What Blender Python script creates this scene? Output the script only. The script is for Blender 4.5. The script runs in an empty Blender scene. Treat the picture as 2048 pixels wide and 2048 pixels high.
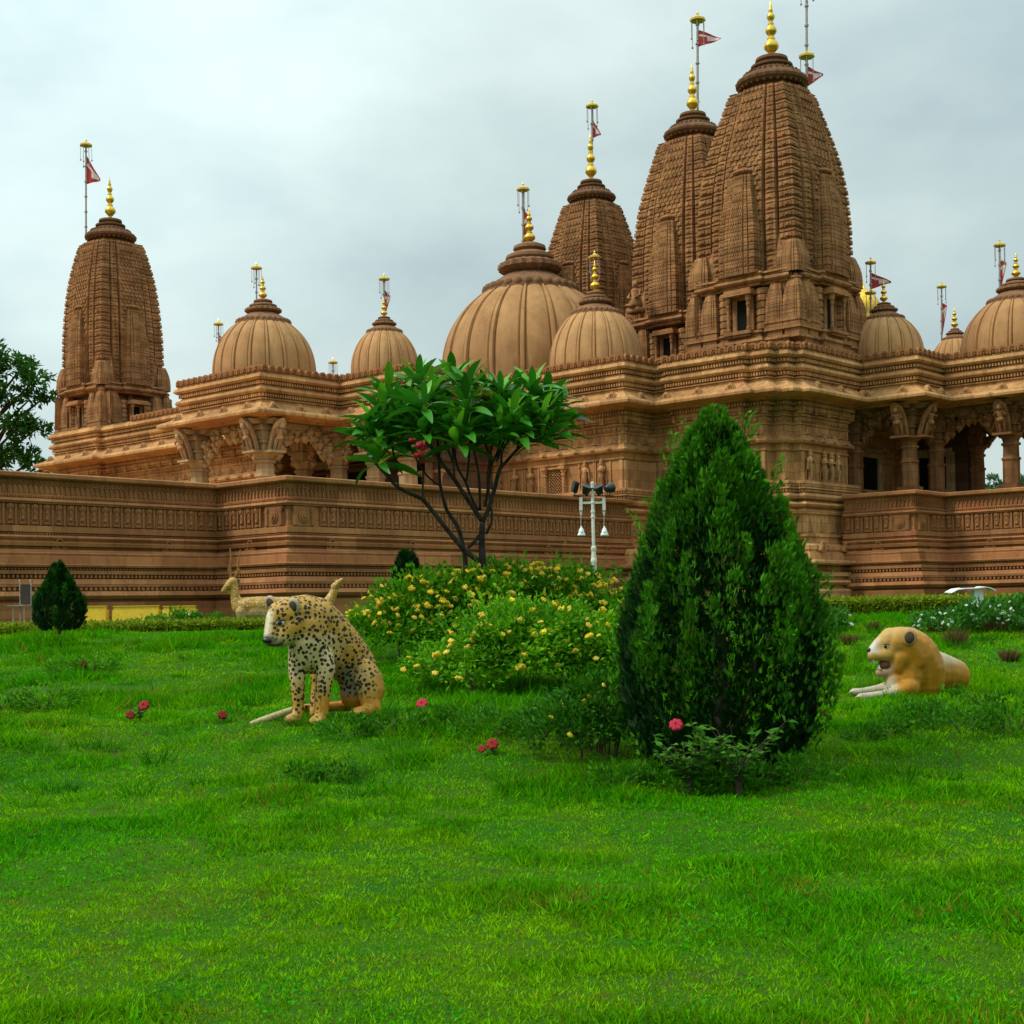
import bpy, bmesh, math, random
import numpy as np
from mathutils import Vector, Matrix, Euler
random.seed(7); RNG = np.random.default_rng(11)
PI = math.pi
SC = bpy.context.scene
COL = SC.collection

# ------------------------------------------------------------------ camera, sky, sun, exposure
cam_d = bpy.data.cameras.new('camera'); cam = bpy.data.objects.new('camera', cam_d); COL.objects.link(cam)
cam_d.sensor_width = 36.0; cam_d.lens = 36.0 * 2862.0 / 2048.0
cam_d.shift_x = 0.0; cam_d.shift_y = 0.0952
cam_d.clip_start = 0.1; cam_d.clip_end = 1500
cam.rotation_mode = 'QUATERNION'
cam.rotation_quaternion = (Matrix.Rotation(PI / 2, 4, 'X') @ Matrix.Rotation(-0.0192, 4, 'Z')).to_quaternion()
cam.location = (0, 0, 0)
SC.camera = cam

SUN_EL, SUN_AZ = math.radians(50), math.radians(-105)      # azimuth from the view direction, negative = left
wd = bpy.data.worlds.new('World'); SC.world = wd; wd.use_nodes = True
nt = wd.node_tree; nt.nodes.clear()
def wn(t, **k):
    n = nt.nodes.new(t)
    for a, b in k.items(): setattr(n, a, b)
    return n
out = wn('ShaderNodeOutputWorld'); bg = wn('ShaderNodeBackground'); bg.inputs['Strength'].default_value = 0.1
sky = wn('ShaderNodeTexSky', sky_type='NISHITA'); sky.sun_disc = False
sky.sun_elevation = SUN_EL; sky.sun_rotation = SUN_AZ
tc = wn('ShaderNodeTexCoord'); sep = wn('ShaderNodeSeparateXYZ')
mp = wn('ShaderNodeMapping'); mp.inputs['Scale'].default_value = (2.6, 1.0, 5.0); mp.inputs['Rotation'].default_value = (0.2, 0.35, 0.3)
mp.inputs['Location'].default_value = (0.35, 0.9, 0.1)
n1 = wn('ShaderNodeTexNoise'); n1.inputs['Scale'].default_value = 1.5; n1.inputs['Detail'].default_value = 5; n1.inputs['Roughness'].default_value = 0.5
rp = wn('ShaderNodeValToRGB')
rp.color_ramp.elements[0].position = 0.36; rp.color_ramp.elements[0].color = (3.3, 4.15, 4.25, 1)
rp.color_ramp.elements[1].position = 0.68; rp.color_ramp.elements[1].color = (5.05, 5.95, 5.65, 1)
el = wn('ShaderNodeMapRange'); el.inputs['From Min'].default_value = 0.0; el.inputs['From Max'].default_value = 1.0
el.inputs['To Min'].default_value = 0.84; el.inputs['To Max'].default_value = 2.8; el.clamp = True
# bright thinning of the cloud towards upper left (broad, part of the cloud deck)
dt = wn('ShaderNodeVectorMath', operation='DOT_PRODUCT'); g = Vector((-0.36, 0.84, 0.42)).normalized(); dt.inputs[1].default_value = g
gr = wn('ShaderNodeMapRange', interpolation_type='SMOOTHSTEP'); gr.inputs['From Min'].default_value = 0.91; gr.inputs['From Max'].default_value = 1.0
gr.inputs['To Min'].default_value = 0.0; gr.inputs['To Max'].default_value = 0.42
ad = wn('ShaderNodeMath', operation='ADD'); mu = wn('ShaderNodeVectorMath', operation='SCALE')
mx = wn('ShaderNodeMixRGB'); mx.inputs['Fac'].default_value = 0.9
L = nt.links.new
L(tc.outputs['Generated'], mp.inputs['Vector']); L(mp.outputs['Vector'], n1.inputs['Vector']); L(n1.outputs['Fac'], rp.inputs['Fac'])
L(tc.outputs['Generated'], sep.inputs['Vector']); sq = wn('ShaderNodeMath', operation='POWER'); sq.inputs[1].default_value = 2.0; sq.use_clamp = True; ab = wn('ShaderNodeMath', operation='MAXIMUM'); ab.inputs[1].default_value = 0.0
L(sep.outputs['Z'], ab.inputs[0]); L(ab.outputs[0], sq.inputs[0]); L(sq.outputs[0], el.inputs['Value'])
L(tc.outputs['Generated'], dt.inputs[0]); L(dt.outputs['Value'], gr.inputs['Value'])
L(el.outputs['Result'], ad.inputs[0]); L(gr.outputs['Result'], ad.inputs[1])
L(rp.outputs['Color'], mu.inputs[0]); L(ad.outputs['Value'], mu.inputs['Scale'])
L(sky.outputs['Color'], mx.inputs['Color1']); L(mu.outputs['Vector'], mx.inputs['Color2'])
L(mx.outputs['Color'], bg.inputs['Color']); L(bg.outputs['Background'], out.inputs['Surface'])

sd = bpy.data.lights.new('sun', 'SUN'); sun = bpy.data.objects.new('sun', sd); COL.objects.link(sun)
sd.energy = 1.5; sd.angle = math.radians(12); sd.color = (1.0, 0.95, 0.86)
sdir = Vector((math.sin(SUN_AZ) * math.cos(SUN_EL), math.cos(SUN_AZ) * math.cos(SUN_EL), math.sin(SUN_EL)))
sun.rotation_mode = 'QUATERNION'; sun.rotation_quaternion = sdir.to_track_quat('Z', 'Y'); sun.location = (0, 0, 60)

SC.view_settings.view_transform = 'Standard'; SC.view_settings.look = 'None'
SC.view_settings.exposure = 0.55; SC.view_settings.gamma = 1.0; SC.view_settings.use_curve_mapping = False
try:
    SC.cycles.max_bounces = 5; SC.cycles.diffuse_bounces = 3; SC.cycles.glossy_bounces = 2; SC.cycles.transmission_bounces = 3
except Exception: pass

# ------------------------------------------------------------------ helpers
def mat_base(name, rough=0.85, spec=0.2, metal=0.0):
    m = bpy.data.materials.new(name); m.use_nodes = True
    t = m.node_tree; p = t.nodes['Principled BSDF']
    p.inputs['Roughness'].default_value = rough; p.inputs['Specular IOR Level'].default_value = spec; p.inputs['Metallic'].default_value = metal
    return m, t, p
def nd(t, kind, **kw):
    n = t.nodes.new(kind)
    for k, v in kw.items():
        if k in n.inputs: n.inputs[k].default_value = v
        else: setattr(n, k, v)
    return n
def mixc(t, fac, a, b, blend='MIX'):
    n = t.nodes.new('ShaderNodeMixRGB'); n.blend_type = blend
    for s, v in (('Fac', fac), ('Color1', a), ('Color2', b)):
        if hasattr(v, 'is_output'): t.links.new(v, n.inputs[s])
        else: n.inputs[s].default_value = v if s == 'Fac' else (*v, 1)
    return n.outputs['Color']
def ramp(t, v, p0, p1, c0=(0, 0, 0), c1=(1, 1, 1)):
    n = t.nodes.new('ShaderNodeValToRGB'); e = n.color_ramp.elements
    e[0].position = p0; e[0].color = (*c0, 1); e[1].position = p1; e[1].color = (*c1, 1)
    t.links.new(v, n.inputs['Fac']); return n.outputs['Color']
def noise(t, vec, scale, detail=4, rough=0.55):
    n = nd(t, 'ShaderNodeTexNoise', Scale=scale, Detail=detail, Roughness=rough)
    t.links.new(vec, n.inputs['Vector']); return n.outputs['Fac']
def mapping(t, vec, scale):
    n = t.nodes.new('ShaderNodeMapping'); n.inputs['Scale'].default_value = scale
    t.links.new(vec, n.inputs['Vector']); return n.outputs['Vector']

def stone(name, c1, c2, stain=(0.05, 0.03, 0.02), stain_amt=0.5, block=(0.9, 0.34), joint=0.55, bump=0.25, red=(0.30, 0.10, 0.045)):
    m, t, p = mat_base(name, 0.9, 0.15)
    tcn = t.nodes.new('ShaderNodeTexCoord'); ob = tcn.outputs['Object']
    oi = t.nodes.new('ShaderNodeObjectInfo')
    col = mixc(t, ramp(t, noise(t, ob, 0.9, 5), 0.35, 0.68), c1, c2)
    # dressed blocks of slightly different stone
    sx = t.nodes.new('ShaderNodeSeparateXYZ'); t.links.new(ob, sx.inputs[0])
    a = t.nodes.new('ShaderNodeMath'); a.operation = 'ADD'; t.links.new(sx.outputs[0], a.inputs[0]); t.links.new(sx.outputs[1], a.inputs[1])
    cx = t.nodes.new('ShaderNodeCombineXYZ'); t.links.new(a.outputs[0], cx.inputs[0]); t.links.new(sx.outputs[2], cx.inputs[1])
    br = nd(t, 'ShaderNodeTexBrick', **{'Color1': (0, 0, 0, 1), 'Color2': (1, 1, 1, 1), 'Mortar': (0.5, 0.5, 0.5, 1), 'Scale': 1.0,
            'Mortar Size': 0.008, 'Brick Width': block[0], 'Row Height': block[1], 'Bias': 0.0})
    br.offset = 0.37; t.links.new(cx.outputs[0], br.inputs['Vector'])
    bc = t.nodes.new('ShaderNodeSeparateColor'); t.links.new(br.outputs['Color'], bc.inputs[0])
    tone = ramp(t, bc.outputs[0], 0.0, 1.0, (0.70, 0.66, 0.63), (1.2, 1.19, 1.17))
    col = mixc(t, 1.0, col, tone, 'MULTIPLY')
    redf = t.nodes.new('ShaderNodeMath'); redf.operation = 'MULTIPLY'; redf.inputs[1].default_value = 0.45
    t.links.new(ramp(t, bc.outputs[0], 0.86, 0.9), redf.inputs[0])
    col = mixc(t, redf.outputs[0], col, red)
    jf = t.nodes.new('ShaderNodeMath'); jf.operation = 'MULTIPLY'; jf.inputs[1].default_value = joint
    t.links.new(br.outputs['Fac'], jf.inputs[0]); col = mixc(t, jf.outputs[0], col, stain)
    # rain streaks and soot patches
    st = ramp(t, noise(t, mapping(t, ob, (3.0, 3.0, 0.45)), 1.6, 6, 0.65), 0.47, 0.70)
    sm = t.nodes.new('ShaderNodeMath'); sm.operation = 'MULTIPLY'; sm.inputs[1].default_value = stain_amt; t.links.new(st, sm.inputs[0])
    col = mixc(t, sm.outputs[0], col, stain)
    fine = noise(t, ob, 26, 6, 0.7)
    col = mixc(t, 0.55, col, ramp(t, fine, 0.25, 0.75, (0.55, 0.55, 0.55), (1.3, 1.3, 1.3)), 'MULTIPLY')
    rnd = ramp(t, oi.outputs['Random'], 0, 1, (0.9, 0.88, 0.86), (1.08, 1.08, 1.08)); col = mixc(t, 1.0, col, rnd, 'MULTIPLY')
    t.links.new(col, p.inputs['Base Color'])
    b = nd(t, 'ShaderNodeBump', Strength=bump, Distance=0.03); t.links.new(fine, b.inputs['Height']); t.links.new(b.outputs[0], p.inputs['Normal'])
    return m
def plain(name, c, rough=0.6, spec=0.3, metal=0.0, var=0.25, scale=14):
    m, t, p = mat_base(name, rough, spec, metal)
    tcn = t.nodes.new('ShaderNodeTexCoord')
    f = noise(t, tcn.outputs['Object'], scale, 5)
    t.links.new(mixc(t, 1.0, c, ramp(t, f, 0.3, 0.7, (1 - var,) * 3, (1 + var,) * 3), 'MULTIPLY'), p.inputs['Base Color'])
    return m
def leafmat(name, rough=0.5, spec=0.25, trans=0.25, var=0.25, attr='tint', col=None):
    """foliage: per-leaf colour comes from the mesh's colour attribute, or col with a per-object random"""
    m, t, p = mat_base(name, rough, spec)
    if col is None:
        at = t.nodes.new('ShaderNodeAttribute'); at.attribute_name = attr; c = at.outputs['Color']
    else:
        oi = t.nodes.new('ShaderNodeObjectInfo')
        c = mixc(t, 1.0, col, ramp(t, oi.outputs['Random'], 0, 1, (1 - var,) * 3, (1 + var,) * 3), 'MULTIPLY')
    t.links.new(c, p.inputs['Base Color'])
    if trans:
        tr = t.nodes.new('ShaderNodeBsdfTranslucent'); ms = t.nodes.new('ShaderNodeMixShader'); ms.inputs[0].default_value = trans
        t.links.new(c, tr.inputs['Color']); o = t.nodes['Material Output']
        t.links.new(p.outputs[0], ms.inputs[1]); t.links.new(tr.outputs[0], ms.inputs[2]); t.links.new(ms.outputs[0], o.inputs['Surface'])
    return m

class MB:
    """mesh builder: gathers shapes, build() links them as one object"""
    def __init__(s): s.v = []; s.f = []; s.mi = []; s.m = 0
    def add(s, vs, fs):
        o = len(s.v); s.v += [tuple(v) for v in vs]; s.f += [tuple(i + o for i in f) for f in fs]; s.mi += [s.m] * len(fs)
    def box(s, x0, x1, y0, y1, z0, z1, tx=0.0, ty=None):
        ty = tx if ty is None else ty
        cx, cy = (x0 + x1) / 2, (y0 + y1) / 2
        hx, hy = (x1 - x0) / 2, (y1 - y0) / 2; kx, ky = hx * (1 - tx), hy * (1 - ty)
        s.add([(cx - hx, cy - hy, z0), (cx + hx, cy - hy, z0), (cx + hx, cy + hy, z0), (cx - hx, cy + hy, z0),
               (cx - kx, cy - ky, z1), (cx + kx, cy - ky, z1), (cx + kx, cy + ky, z1), (cx - kx, cy + ky, z1)],
              [(0, 3, 2, 1), (4, 5, 6, 7), (0, 1, 5, 4), (1, 2, 6, 5), (2, 3, 7, 6), (3, 0, 4, 7)])
    def obox(s, c, ux, hx, uy, hy, z0, z1, k=1.0):
        """box with horizontal axes ux, uy (2-D units); top scaled by k"""
        p = []
        for z, q in ((z0, 1.0), (z1, k)):
            for sx, sy in ((-1, -1), (1, -1), (1, 1), (-1, 1)):
                p.append((c[0] + ux[0] * hx * sx * q + uy[0] * hy * sy * q, c[1] + ux[1] * hx * sx * q + uy[1] * hy * sy * q, z))
        s.add(p, [(0, 3, 2, 1), (4, 5, 6, 7), (0, 1, 5, 4), (1, 2, 6, 5), (2, 3, 7, 6), (3, 0, 4, 7)])
    def lathe(s, prof, c=(0, 0), n=16, fl=0.0, nf=0, cap=True, sy=1.0, sx=1.0, ph=0.0):
        vs = []; fs = []
        for r, z in prof:
            for i in range(n):
                a = 2 * PI * i / n + ph; k = 1 + (fl * (1 if (i % 2) else -1) if nf else 0)
                vs.append((c[0] + r * k * math.cos(a) * sx, c[1] + r * k * math.sin(a) * sy, z))
        for j in range(len(prof) - 1):
            for i in range(n):
                a, b = j * n + i, j * n + (i + 1) % n; fs.append((a, b, b + n, a + n))
        if cap:
            fs.append(tuple(reversed(range(n)))); fs.append(tuple(range((len(prof) - 1) * n, len(prof) * n)))
        s.add(vs, fs)
    def tube(s, pts, rad, n=6, cap=True):
        pts = [Vector(p) for p in pts]; N = len(pts)
        if not hasattr(rad, '__len__'): rad = [rad] * N
        vs = []; fs = []; up = Vector((0.13, 0.31, 0.94))
        for i, p in enumerate(pts):
            d = (pts[min(i + 1, N - 1)] - pts[max(i - 1, 0)])
            d = d.normalized() if d.length > 1e-9 else Vector((0, 0, 1))
            x = d.cross(up); x = x.normalized() if x.length > 1e-3 else d.cross(Vector((1, 0, 0))).normalized()
            y = d.cross(x)
            for k in range(n):
                a = 2 * PI * k / n; vs.append(p + x * (rad[i] * math.cos(a)) + y * (rad[i] * math.sin(a)))
        for i in range(N - 1):
            for k in range(n):
                a, b = i * n + k, i * n + (k + 1) % n; fs.append((a, b, b + n, a + n))
        if cap: fs.append(tuple(reversed(range(n)))); fs.append(tuple(range((N - 1) * n, N * n)))
        s.add(vs, fs)
    def ball(s, c, r, nu=8, nv=5):
        if not hasattr(r, '__len__'): r = (r, r, r)
        vs = [(c[0], c[1], c[2] - r[2])]; fs = []
        for j in range(1, nv):
            t = -PI / 2 + PI * j / nv
            for i in range(nu):
                a = 2 * PI * i / nu; vs.append((c[0] + r[0] * math.cos(t) * math.cos(a), c[1] + r[1] * math.cos(t) * math.sin(a), c[2] + r[2] * math.sin(t)))
        vs.append((c[0], c[1], c[2] + r[2])); T = len(vs) - 1
        for i in range(nu):
            fs.append((0, 1 + (i + 1) % nu, 1 + i)); b = 1 + (nv - 2) * nu; fs.append((b + i, b + (i + 1) % nu, T))
        for j in range(nv - 2):
            for i in range(nu):
                a, b = 1 + j * nu + i, 1 + j * nu + (i + 1) % nu; fs.append((a, b, b + nu, a + nu))
        s.add(vs, fs)
    def mesh(s, name, mats, smooth=False):
        me = bpy.data.meshes.new(name); me.from_pydata(s.v, [], s.f)
        for m in (mats if isinstance(mats, (list, tuple)) else [mats]): me.materials.append(m)
        if isinstance(mats, (list, tuple)) and len(mats) > 1: me.polygons.foreach_set('material_index', s.mi)
        if smooth: me.polygons.foreach_set('use_smooth', [True] * len(me.polygons))
        me.update(); return me
    def build(s, name, mats, parent=None, smooth=False, kind=None):
        return link(name, s.mesh(name, mats, smooth), parent, kind)
def link(name, me, parent=None, kind=None, loc=None, rz=None, sc=None):
    o = bpy.data.objects.new(name, me); COL.objects.link(o)
    if parent: o.parent = parent
    if kind: o['kind'] = kind
    if loc is not None: o.location = loc
    if rz is not None: o.rotation_euler = (0, 0, rz)
    if sc is not None: o.scale = (sc,) * 3 if not hasattr(sc, '__len__') else sc
    return o
def tag(o, label, cat, group=None):
    o['label'] = label; o['category'] = cat
    if group: o['group'] = group
    return o
def empty(name, loc, rz, label, cat, group=None):
    o = bpy.data.objects.new(name, None); COL.objects.link(o); o.location = loc; o.rotation_euler = (0, 0, rz); o.empty_display_size = 0.2
    return tag(o, label, cat, group)
def autosmooth(me, ang=35):
    try: me.set_sharp_from_angle(angle=math.radians(ang))
    except Exception: pass

# outlines: travel with the outside on the right-hand side
def norms(pl):
    r = []
    for (x0, y0), (x1, y1) in zip(pl, pl[1:]):
        l = math.hypot(x1 - x0, y1 - y0); r.append(((y1 - y0) / l, -(x1 - x0) / l))
    return r
def offs(pl, o, closed=False):
    n = norms(pl + [pl[0]] if closed else pl); N = len(pl); r = []
    for i, (x, y) in enumerate(pl):
        if closed: a, b = n[i - 1], n[i]
        else: a, b = n[max(i - 1, 0)], n[min(i, N - 2)]
        if abs(a[0] * b[0] + a[1] * b[1]) > 0.5: r.append((x + o * b[0], y + o * b[1]))
        else: r.append((x + o * (a[0] + b[0]), y + o * (a[1] + b[1])))
    return r
def sweep(mb, pl, prof, closed=False):
    vs = []; N = len(pl)
    for o, z in prof: vs += [(x, y, z) for x, y in offs(pl, o, closed)]
    fs = []; M = N if closed else N - 1
    for j in range(len(prof) - 1):
        for i in range(M): a, b = j * N + i, j * N + (i + 1) % N; fs.append((a, b, b + N, a + N))
    mb.add(vs, fs)
def along(pl, o, pitch, margin=0.0, closed=False):
    """points spaced along an offset outline: (x, y, tangent, normal, step)"""
    q = offs(pl, o, closed); n = norms(pl + [pl[0]] if closed else pl); r = []
    if closed: q = q + [q[0]]
    for i in range(len(q) - 1):
        (x0, y0), (x1, y1) = q[i], q[i + 1]; L_ = math.hypot(x1 - x0, y1 - y0) - 2 * margin
        if L_ < pitch * 0.6: continue
        k = max(1, round(L_ / pitch)); t = (-n[i][1], n[i][0])
        for j in range(k):
            s = margin + (j + 0.5) * L_ / k; r.append((x0 + t[0] * s, y0 + t[1] * s, t, n[i], L_ / k))
    return r
def dentils(mb, pl, o, z0, z1, pitch=0.12, w=0.5, d=0.05):
    for x, y, t, n, st in along(pl, o, pitch): mb.obox((x, y), t, st * w / 2, n, d, z0, z1)

def cards(name, mat, P, T, N, Ln, Wd, C, tmpl, parent=None, kind=None):
    """many small leaves as one mesh; tmpl = (verts (t,s,n), faces), C = per-leaf colours"""
    tv = np.array(tmpl[0], float); tf = tmpl[1]; n = len(P); k = len(tv)
    S = np.cross(T, N); S /= np.linalg.norm(S, axis=1)[:, None] + 1e-9; N2 = np.cross(S, T)
    V = (P[:, None, :] + T[:, None, :] * (Ln[:, None] * tv[None, :, 0])[:, :, None] + S[:, None, :] * (Wd[:, None] * tv[None, :, 1])[:, :, None]
         + N2[:, None, :] * (Ln[:, None] * tv[None, :, 2])[:, :, None]).reshape(-1, 3)
    lo = np.concatenate([np.array(f) for f in tf]); ls = np.array([len(f) for f in tf])
    loops = (np.arange(n)[:, None] * k + lo[None, :]).reshape(-1); tot = np.tile(ls, n); start = np.concatenate([[0], np.cumsum(tot)[:-1]])
    me = bpy.data.meshes.new(name); me.vertices.add(n * k); me.loops.add(len(loops)); me.polygons.add(len(tot))
    me.vertices.foreach_set('co', V.astype(np.float32).ravel()); me.loops.foreach_set('vertex_index', loops.astype(np.int32))
    me.polygons.foreach_set('loop_start', start.astype(np.int32)); me.polygons.foreach_set('loop_total', tot.astype(np.int32))
    me.update(calc_edges=True)
    at = me.attributes.new('tint', 'FLOAT_COLOR', 'POINT')
    cc = np.ones((n, k, 4), np.float32); cc[:, :, :3] = C[:, None, :]; at.data.foreach_set('color', cc.ravel())
    me.materials.append(mat)
    return link(name, me, parent, kind)
def unit(a): return a / (np.linalg.norm(a, axis=1)[:, None] + 1e-9)
def rdir(n): return unit(RNG.normal(size=(n, 3)))
LEAF = ([(0, 0, 0), (0.42, 0.5, 0.10), (0.42, -0.5, 0.10), (1, 0, -0.10), (0.45, 0, 0.0)], [(0, 4, 1), (0, 2, 4), (4, 3, 1), (4, 2, 3)])
LEAF2 = ([(0, 0, 0), (0.45, 0.5, 0.1), (0.45, -0.5, 0.1), (1, 0, -0.08)], [(0, 3, 1), (0, 2, 3)])
BLADE = ([(0, 0.5, 0), (0, -0.5, 0), (0.55, 0.4, 0.06), (0.55, -0.4, 0.06), (1, 0, 0.28)], [(0, 1, 3, 2), (2, 3, 4)])
def _spray():
    v = [(0, 0, 0)]; f = []
    for a, b, l in ((-0.95, 0.1, 0.5), (-0.6, 0.3, 0.66), (-.28, .5, .85), (0.0, 0.5, 1.0), (.3, .5, .84), (0.62, 0.3, 0.68), (0.95, 0.12, 0.5)):
        t0 = b * 0.5; o = len(v)
        v += [(t0, 0.0, 0), (t0 + l * 0.5 * math.cos(a) * 0.7, l * 0.5 * math.sin(a) - 0.055, 0.04), (l * math.cos(a * 0.8) + t0 * 0.3, l * math.sin(a), 0.0), (t0 + l * 0.5 * math.cos(a) * 0.7 + 0.1, l * 0.5 * math.sin(a) + 0.055, -0.04)]
        f.append((o, o + 1, o + 2, o + 3))
    return v, f
SPRAY = _spray()
def vnoise(x, y, s, seed=0):
    """smooth value noise on a lattice"""
    r = np.random.default_rng(100 + seed).random((64, 64)); x = x * s; y = y * s
    xi, yi = np.floor(x).astype(int), np.floor(y).astype(int); u, v = x - xi, y - yi; u = u * u * (3 - 2 * u); v = v * v * (3 - 2 * v)
    g = lambda i, j: r[i % 64, j % 64]
    return (g(xi, yi) * (1 - u) + g(xi + 1, yi) * u) * (1 - v) + (g(xi, yi + 1) * (1 - u) + g(xi + 1, yi + 1) * u) * v

# ------------------------------------------------------------------ materials
TAN = stone('sandstone_tan', (0.63, 0.35, 0.145), (0.50, 0.258, 0.10), stain=(0.085, 0.045, 0.027), stain_amt=0.58)
PORCH = stone('sandstone_pale', (0.56, 0.40, 0.22), (0.48, 0.33, 0.17), stain=(0.14, 0.09, 0.05), stain_amt=0.4, joint=0.2)
SPIRE = stone('sandstone_weathered', (0.46, 0.235, 0.098), (0.31, 0.148, 0.06), stain=(0.07, 0.035, 0.02), stain_amt=0.55, block=(0.6, 0.25))
REDST = stone('sandstone_red', (0.47, 0.215, 0.085), (0.35, 0.15, 0.057), stain=(0.10, 0.04, 0.02), stain_amt=0.35, block=(1.1, 0.42), red=(0.30, 0.09, 0.04))
DOMES = stone('sandstone_dome', (0.64, 0.365, 0.165), (0.50, 0.265, 0.11), stain=(0.16, 0.09, 0.05), stain_amt=0.3, block=(30, 30), joint=0.0, bump=0.12)
CROWN = stone('sandstone_crown', (0.27, 0.14, 0.07), (0.20, 0.10, 0.05), stain=(0.06, 0.03, 0.02), stain_amt=0.5, block=(5, 5), joint=0.0)
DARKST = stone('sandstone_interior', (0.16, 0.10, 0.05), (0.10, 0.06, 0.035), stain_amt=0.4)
GOLD = plain('gilt_metal', (0.75, 0.47, 0.06), 0.32, 0.5, 0.85, 0.3, 8)
STEEL = plain('painted_pole', (0.35, 0.30, 0.26), 0.5, 0.4, 0.2)
DARK = plain('dark_opening', (0.008, 0.007, 0.006), 0.8, 0.1)
WHITE = plain('cream_paint', (0.68, 0.66, 0.55), 0.5, 0.4, 0, 0.12)
WHITEM = plain('white_paint', (0.78, 0.82, 0.80), 0.5, 0.4, 0, 0.1)
BLACK = plain('black_casing', (0.012, 0.012, 0.015), 0.35, 0.5)
FLAGR = plain('flag_red', (0.42, 0.05, 0.05), 0.8, 0.1); FLAGW = plain('flag_white', (0.7, 0.62, 0.6), 0.8, 0.1)
YELLOW = plain('yellow_plastic', (0.75, 0.47, 0.02), 0.5, 0.4, 0, 0.12)
BARKD = plain('dark_wet_bark', (0.035, 0.026, 0.02), 0.8, 0.2, 0, 0.6, 9)
BARK = plain('grey_brown_bark', (0.085, 0.06, 0.042), 0.9, 0.15, 0, 0.5, 9)
GRASS = leafmat('grass_blade', 0.7, 0.03, 0.38); FOLI = leafmat('foliage', 0.55, 0.12, 0.35); THUJ = leafmat('conifer_foliage', 0.65, 0.12, 0.12)

# ------------------------------------------------------------------ ground
GY = [-200, 9, 10.5, 11.8, 13, 14, 15.5, 17, 19, 21, 23, 26, 30, 60, 900]
GZ = [-1.5, -1.5, -1.47, -1.41, -1.2, -1.06, -1.0, -0.86, -0.62, -0.42, -0.28, -0.22, -0.2, -0.2, -0.2]
def gz(x, y):
    x = np.asarray(x, float); y = np.asarray(y, float)
    z = np.interp(y, GY, GZ); k = np.clip((24 - y) / 6, 0, 1) * np.clip((14 - np.abs(x)) / 3, 0, 1)
    return z + k * (0.10 * (vnoise(x + 40, y + 40, 0.55, 1) - 0.5) + 0.05 * (vnoise(x + 40, y + 40, 1.7, 2) - 0.5))
def build_ground():
    xs = np.concatenate([np.linspace(-700, -20, 9), np.linspace(-16, 16, 250), np.linspace(20, 700, 9)])
    ys = np.concatenate([np.linspace(-200, -4, 6), np.linspace(0, 32, 250), np.linspace(36, 100, 10), np.linspace(160, 1000, 6)])
    X, Y = np.meshgrid(xs, ys); Z = gz(X, Y); nx, ny = len(xs), len(ys)
    v = np.stack([X, Y, Z], -1).reshape(-1, 3)
    f = [(j * nx + i, j * nx + i + 1, (j + 1) * nx + i + 1, (j + 1) * nx + i) for j in range(ny - 1) for i in range(nx - 1)]
    me = bpy.data.meshes.new('ground'); me.from_pydata(v.tolist(), [], f); me.polygons.foreach_set('use_smooth', [True] * len(f))
    m, t, p = mat_base('lawn_soil', 0.95, 0.1)
    o = t.nodes.new('ShaderNodeTexCoord').outputs['Object']
    c = mixc(t, ramp(t, noise(t, o, 0.8, 5), 0.35, 0.65), (0.014, 0.085, 0.001), (0.045, 0.10, 0.001))
    c = mixc(t, ramp(t, noise(t, o, 5, 5), 0.60, 0.72), c, (0.05, 0.045, 0.012))
    t.links.new(c, p.inputs['Base Color']); me.materials.append(m)
    link('ground', me, None, 'structure')
build_ground()

# ------------------------------------------------------------------ the temple (built in its own axes; its root carries the rotation)
TO = (3.40, 48.30); TA = math.atan2(-0.6732, 0.7395); AX = (0.7395, -0.6732); AY = (0.6732, 0.7395)
def toW(a, b, z=0.0): return (TO[0] + a * AX[0] + b * AY[0], TO[1] + a * AX[1] + b * AY[1], z)
temple = empty('temple', (TO[0], TO[1], 0), TA, 'carved brown sandstone temple with tall spires and ribbed domes', 'temple')

W_LEFT = [(-30.5, 2), (-30.5, -2.0), (-29.9, -2.0), (-29.9, -2.6), (-29.3, -2.6), (-29.3, -3.2), (-26.3, -3.2), (-26.3, -2.9), (-14.2, -2.9), (-14.2, -1.5)]
W_PORCH = [(-14.2, -1.5), (-6.5, -1.5), (-6.5, 1.2)]
W_RIGHT = [(-6.5, 1.2), (-0.35, 1.2), (-0.35, 2.9), (1.0, 2.9), (1.0, 2.7), (3.5, 2.7), (3.5, 2.95), (4.25, 2.95), (4.25, 3.4), (4.7, 3.4), (4.7, 3.9), (5.0, 3.9), (5.0, 7.0), (4.4, 7.0), (4.4, 12.5)]
ROOF = [(-30.5, 2), (-30.5, -2.0), (-29.9, -2.0), (-29.9, -2.6), (-29.3, -2.6), (-29.3, -3.2), (-26.3, -3.2), (-26.3, -2.9), (-14.2, -2.9), (-14.2, -6.7), (-10.1, -6.7), (-10.1, -3.1), (-6.5, -3.1)] + W_RIGHT[:-1] + [(4.4, 7.8), (7.1, 7.8), (7.1, 9.85), (22, 9.85)]
ROOF_IN = [(22, 13), (7, 16), (-30.5, 16)]

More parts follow.
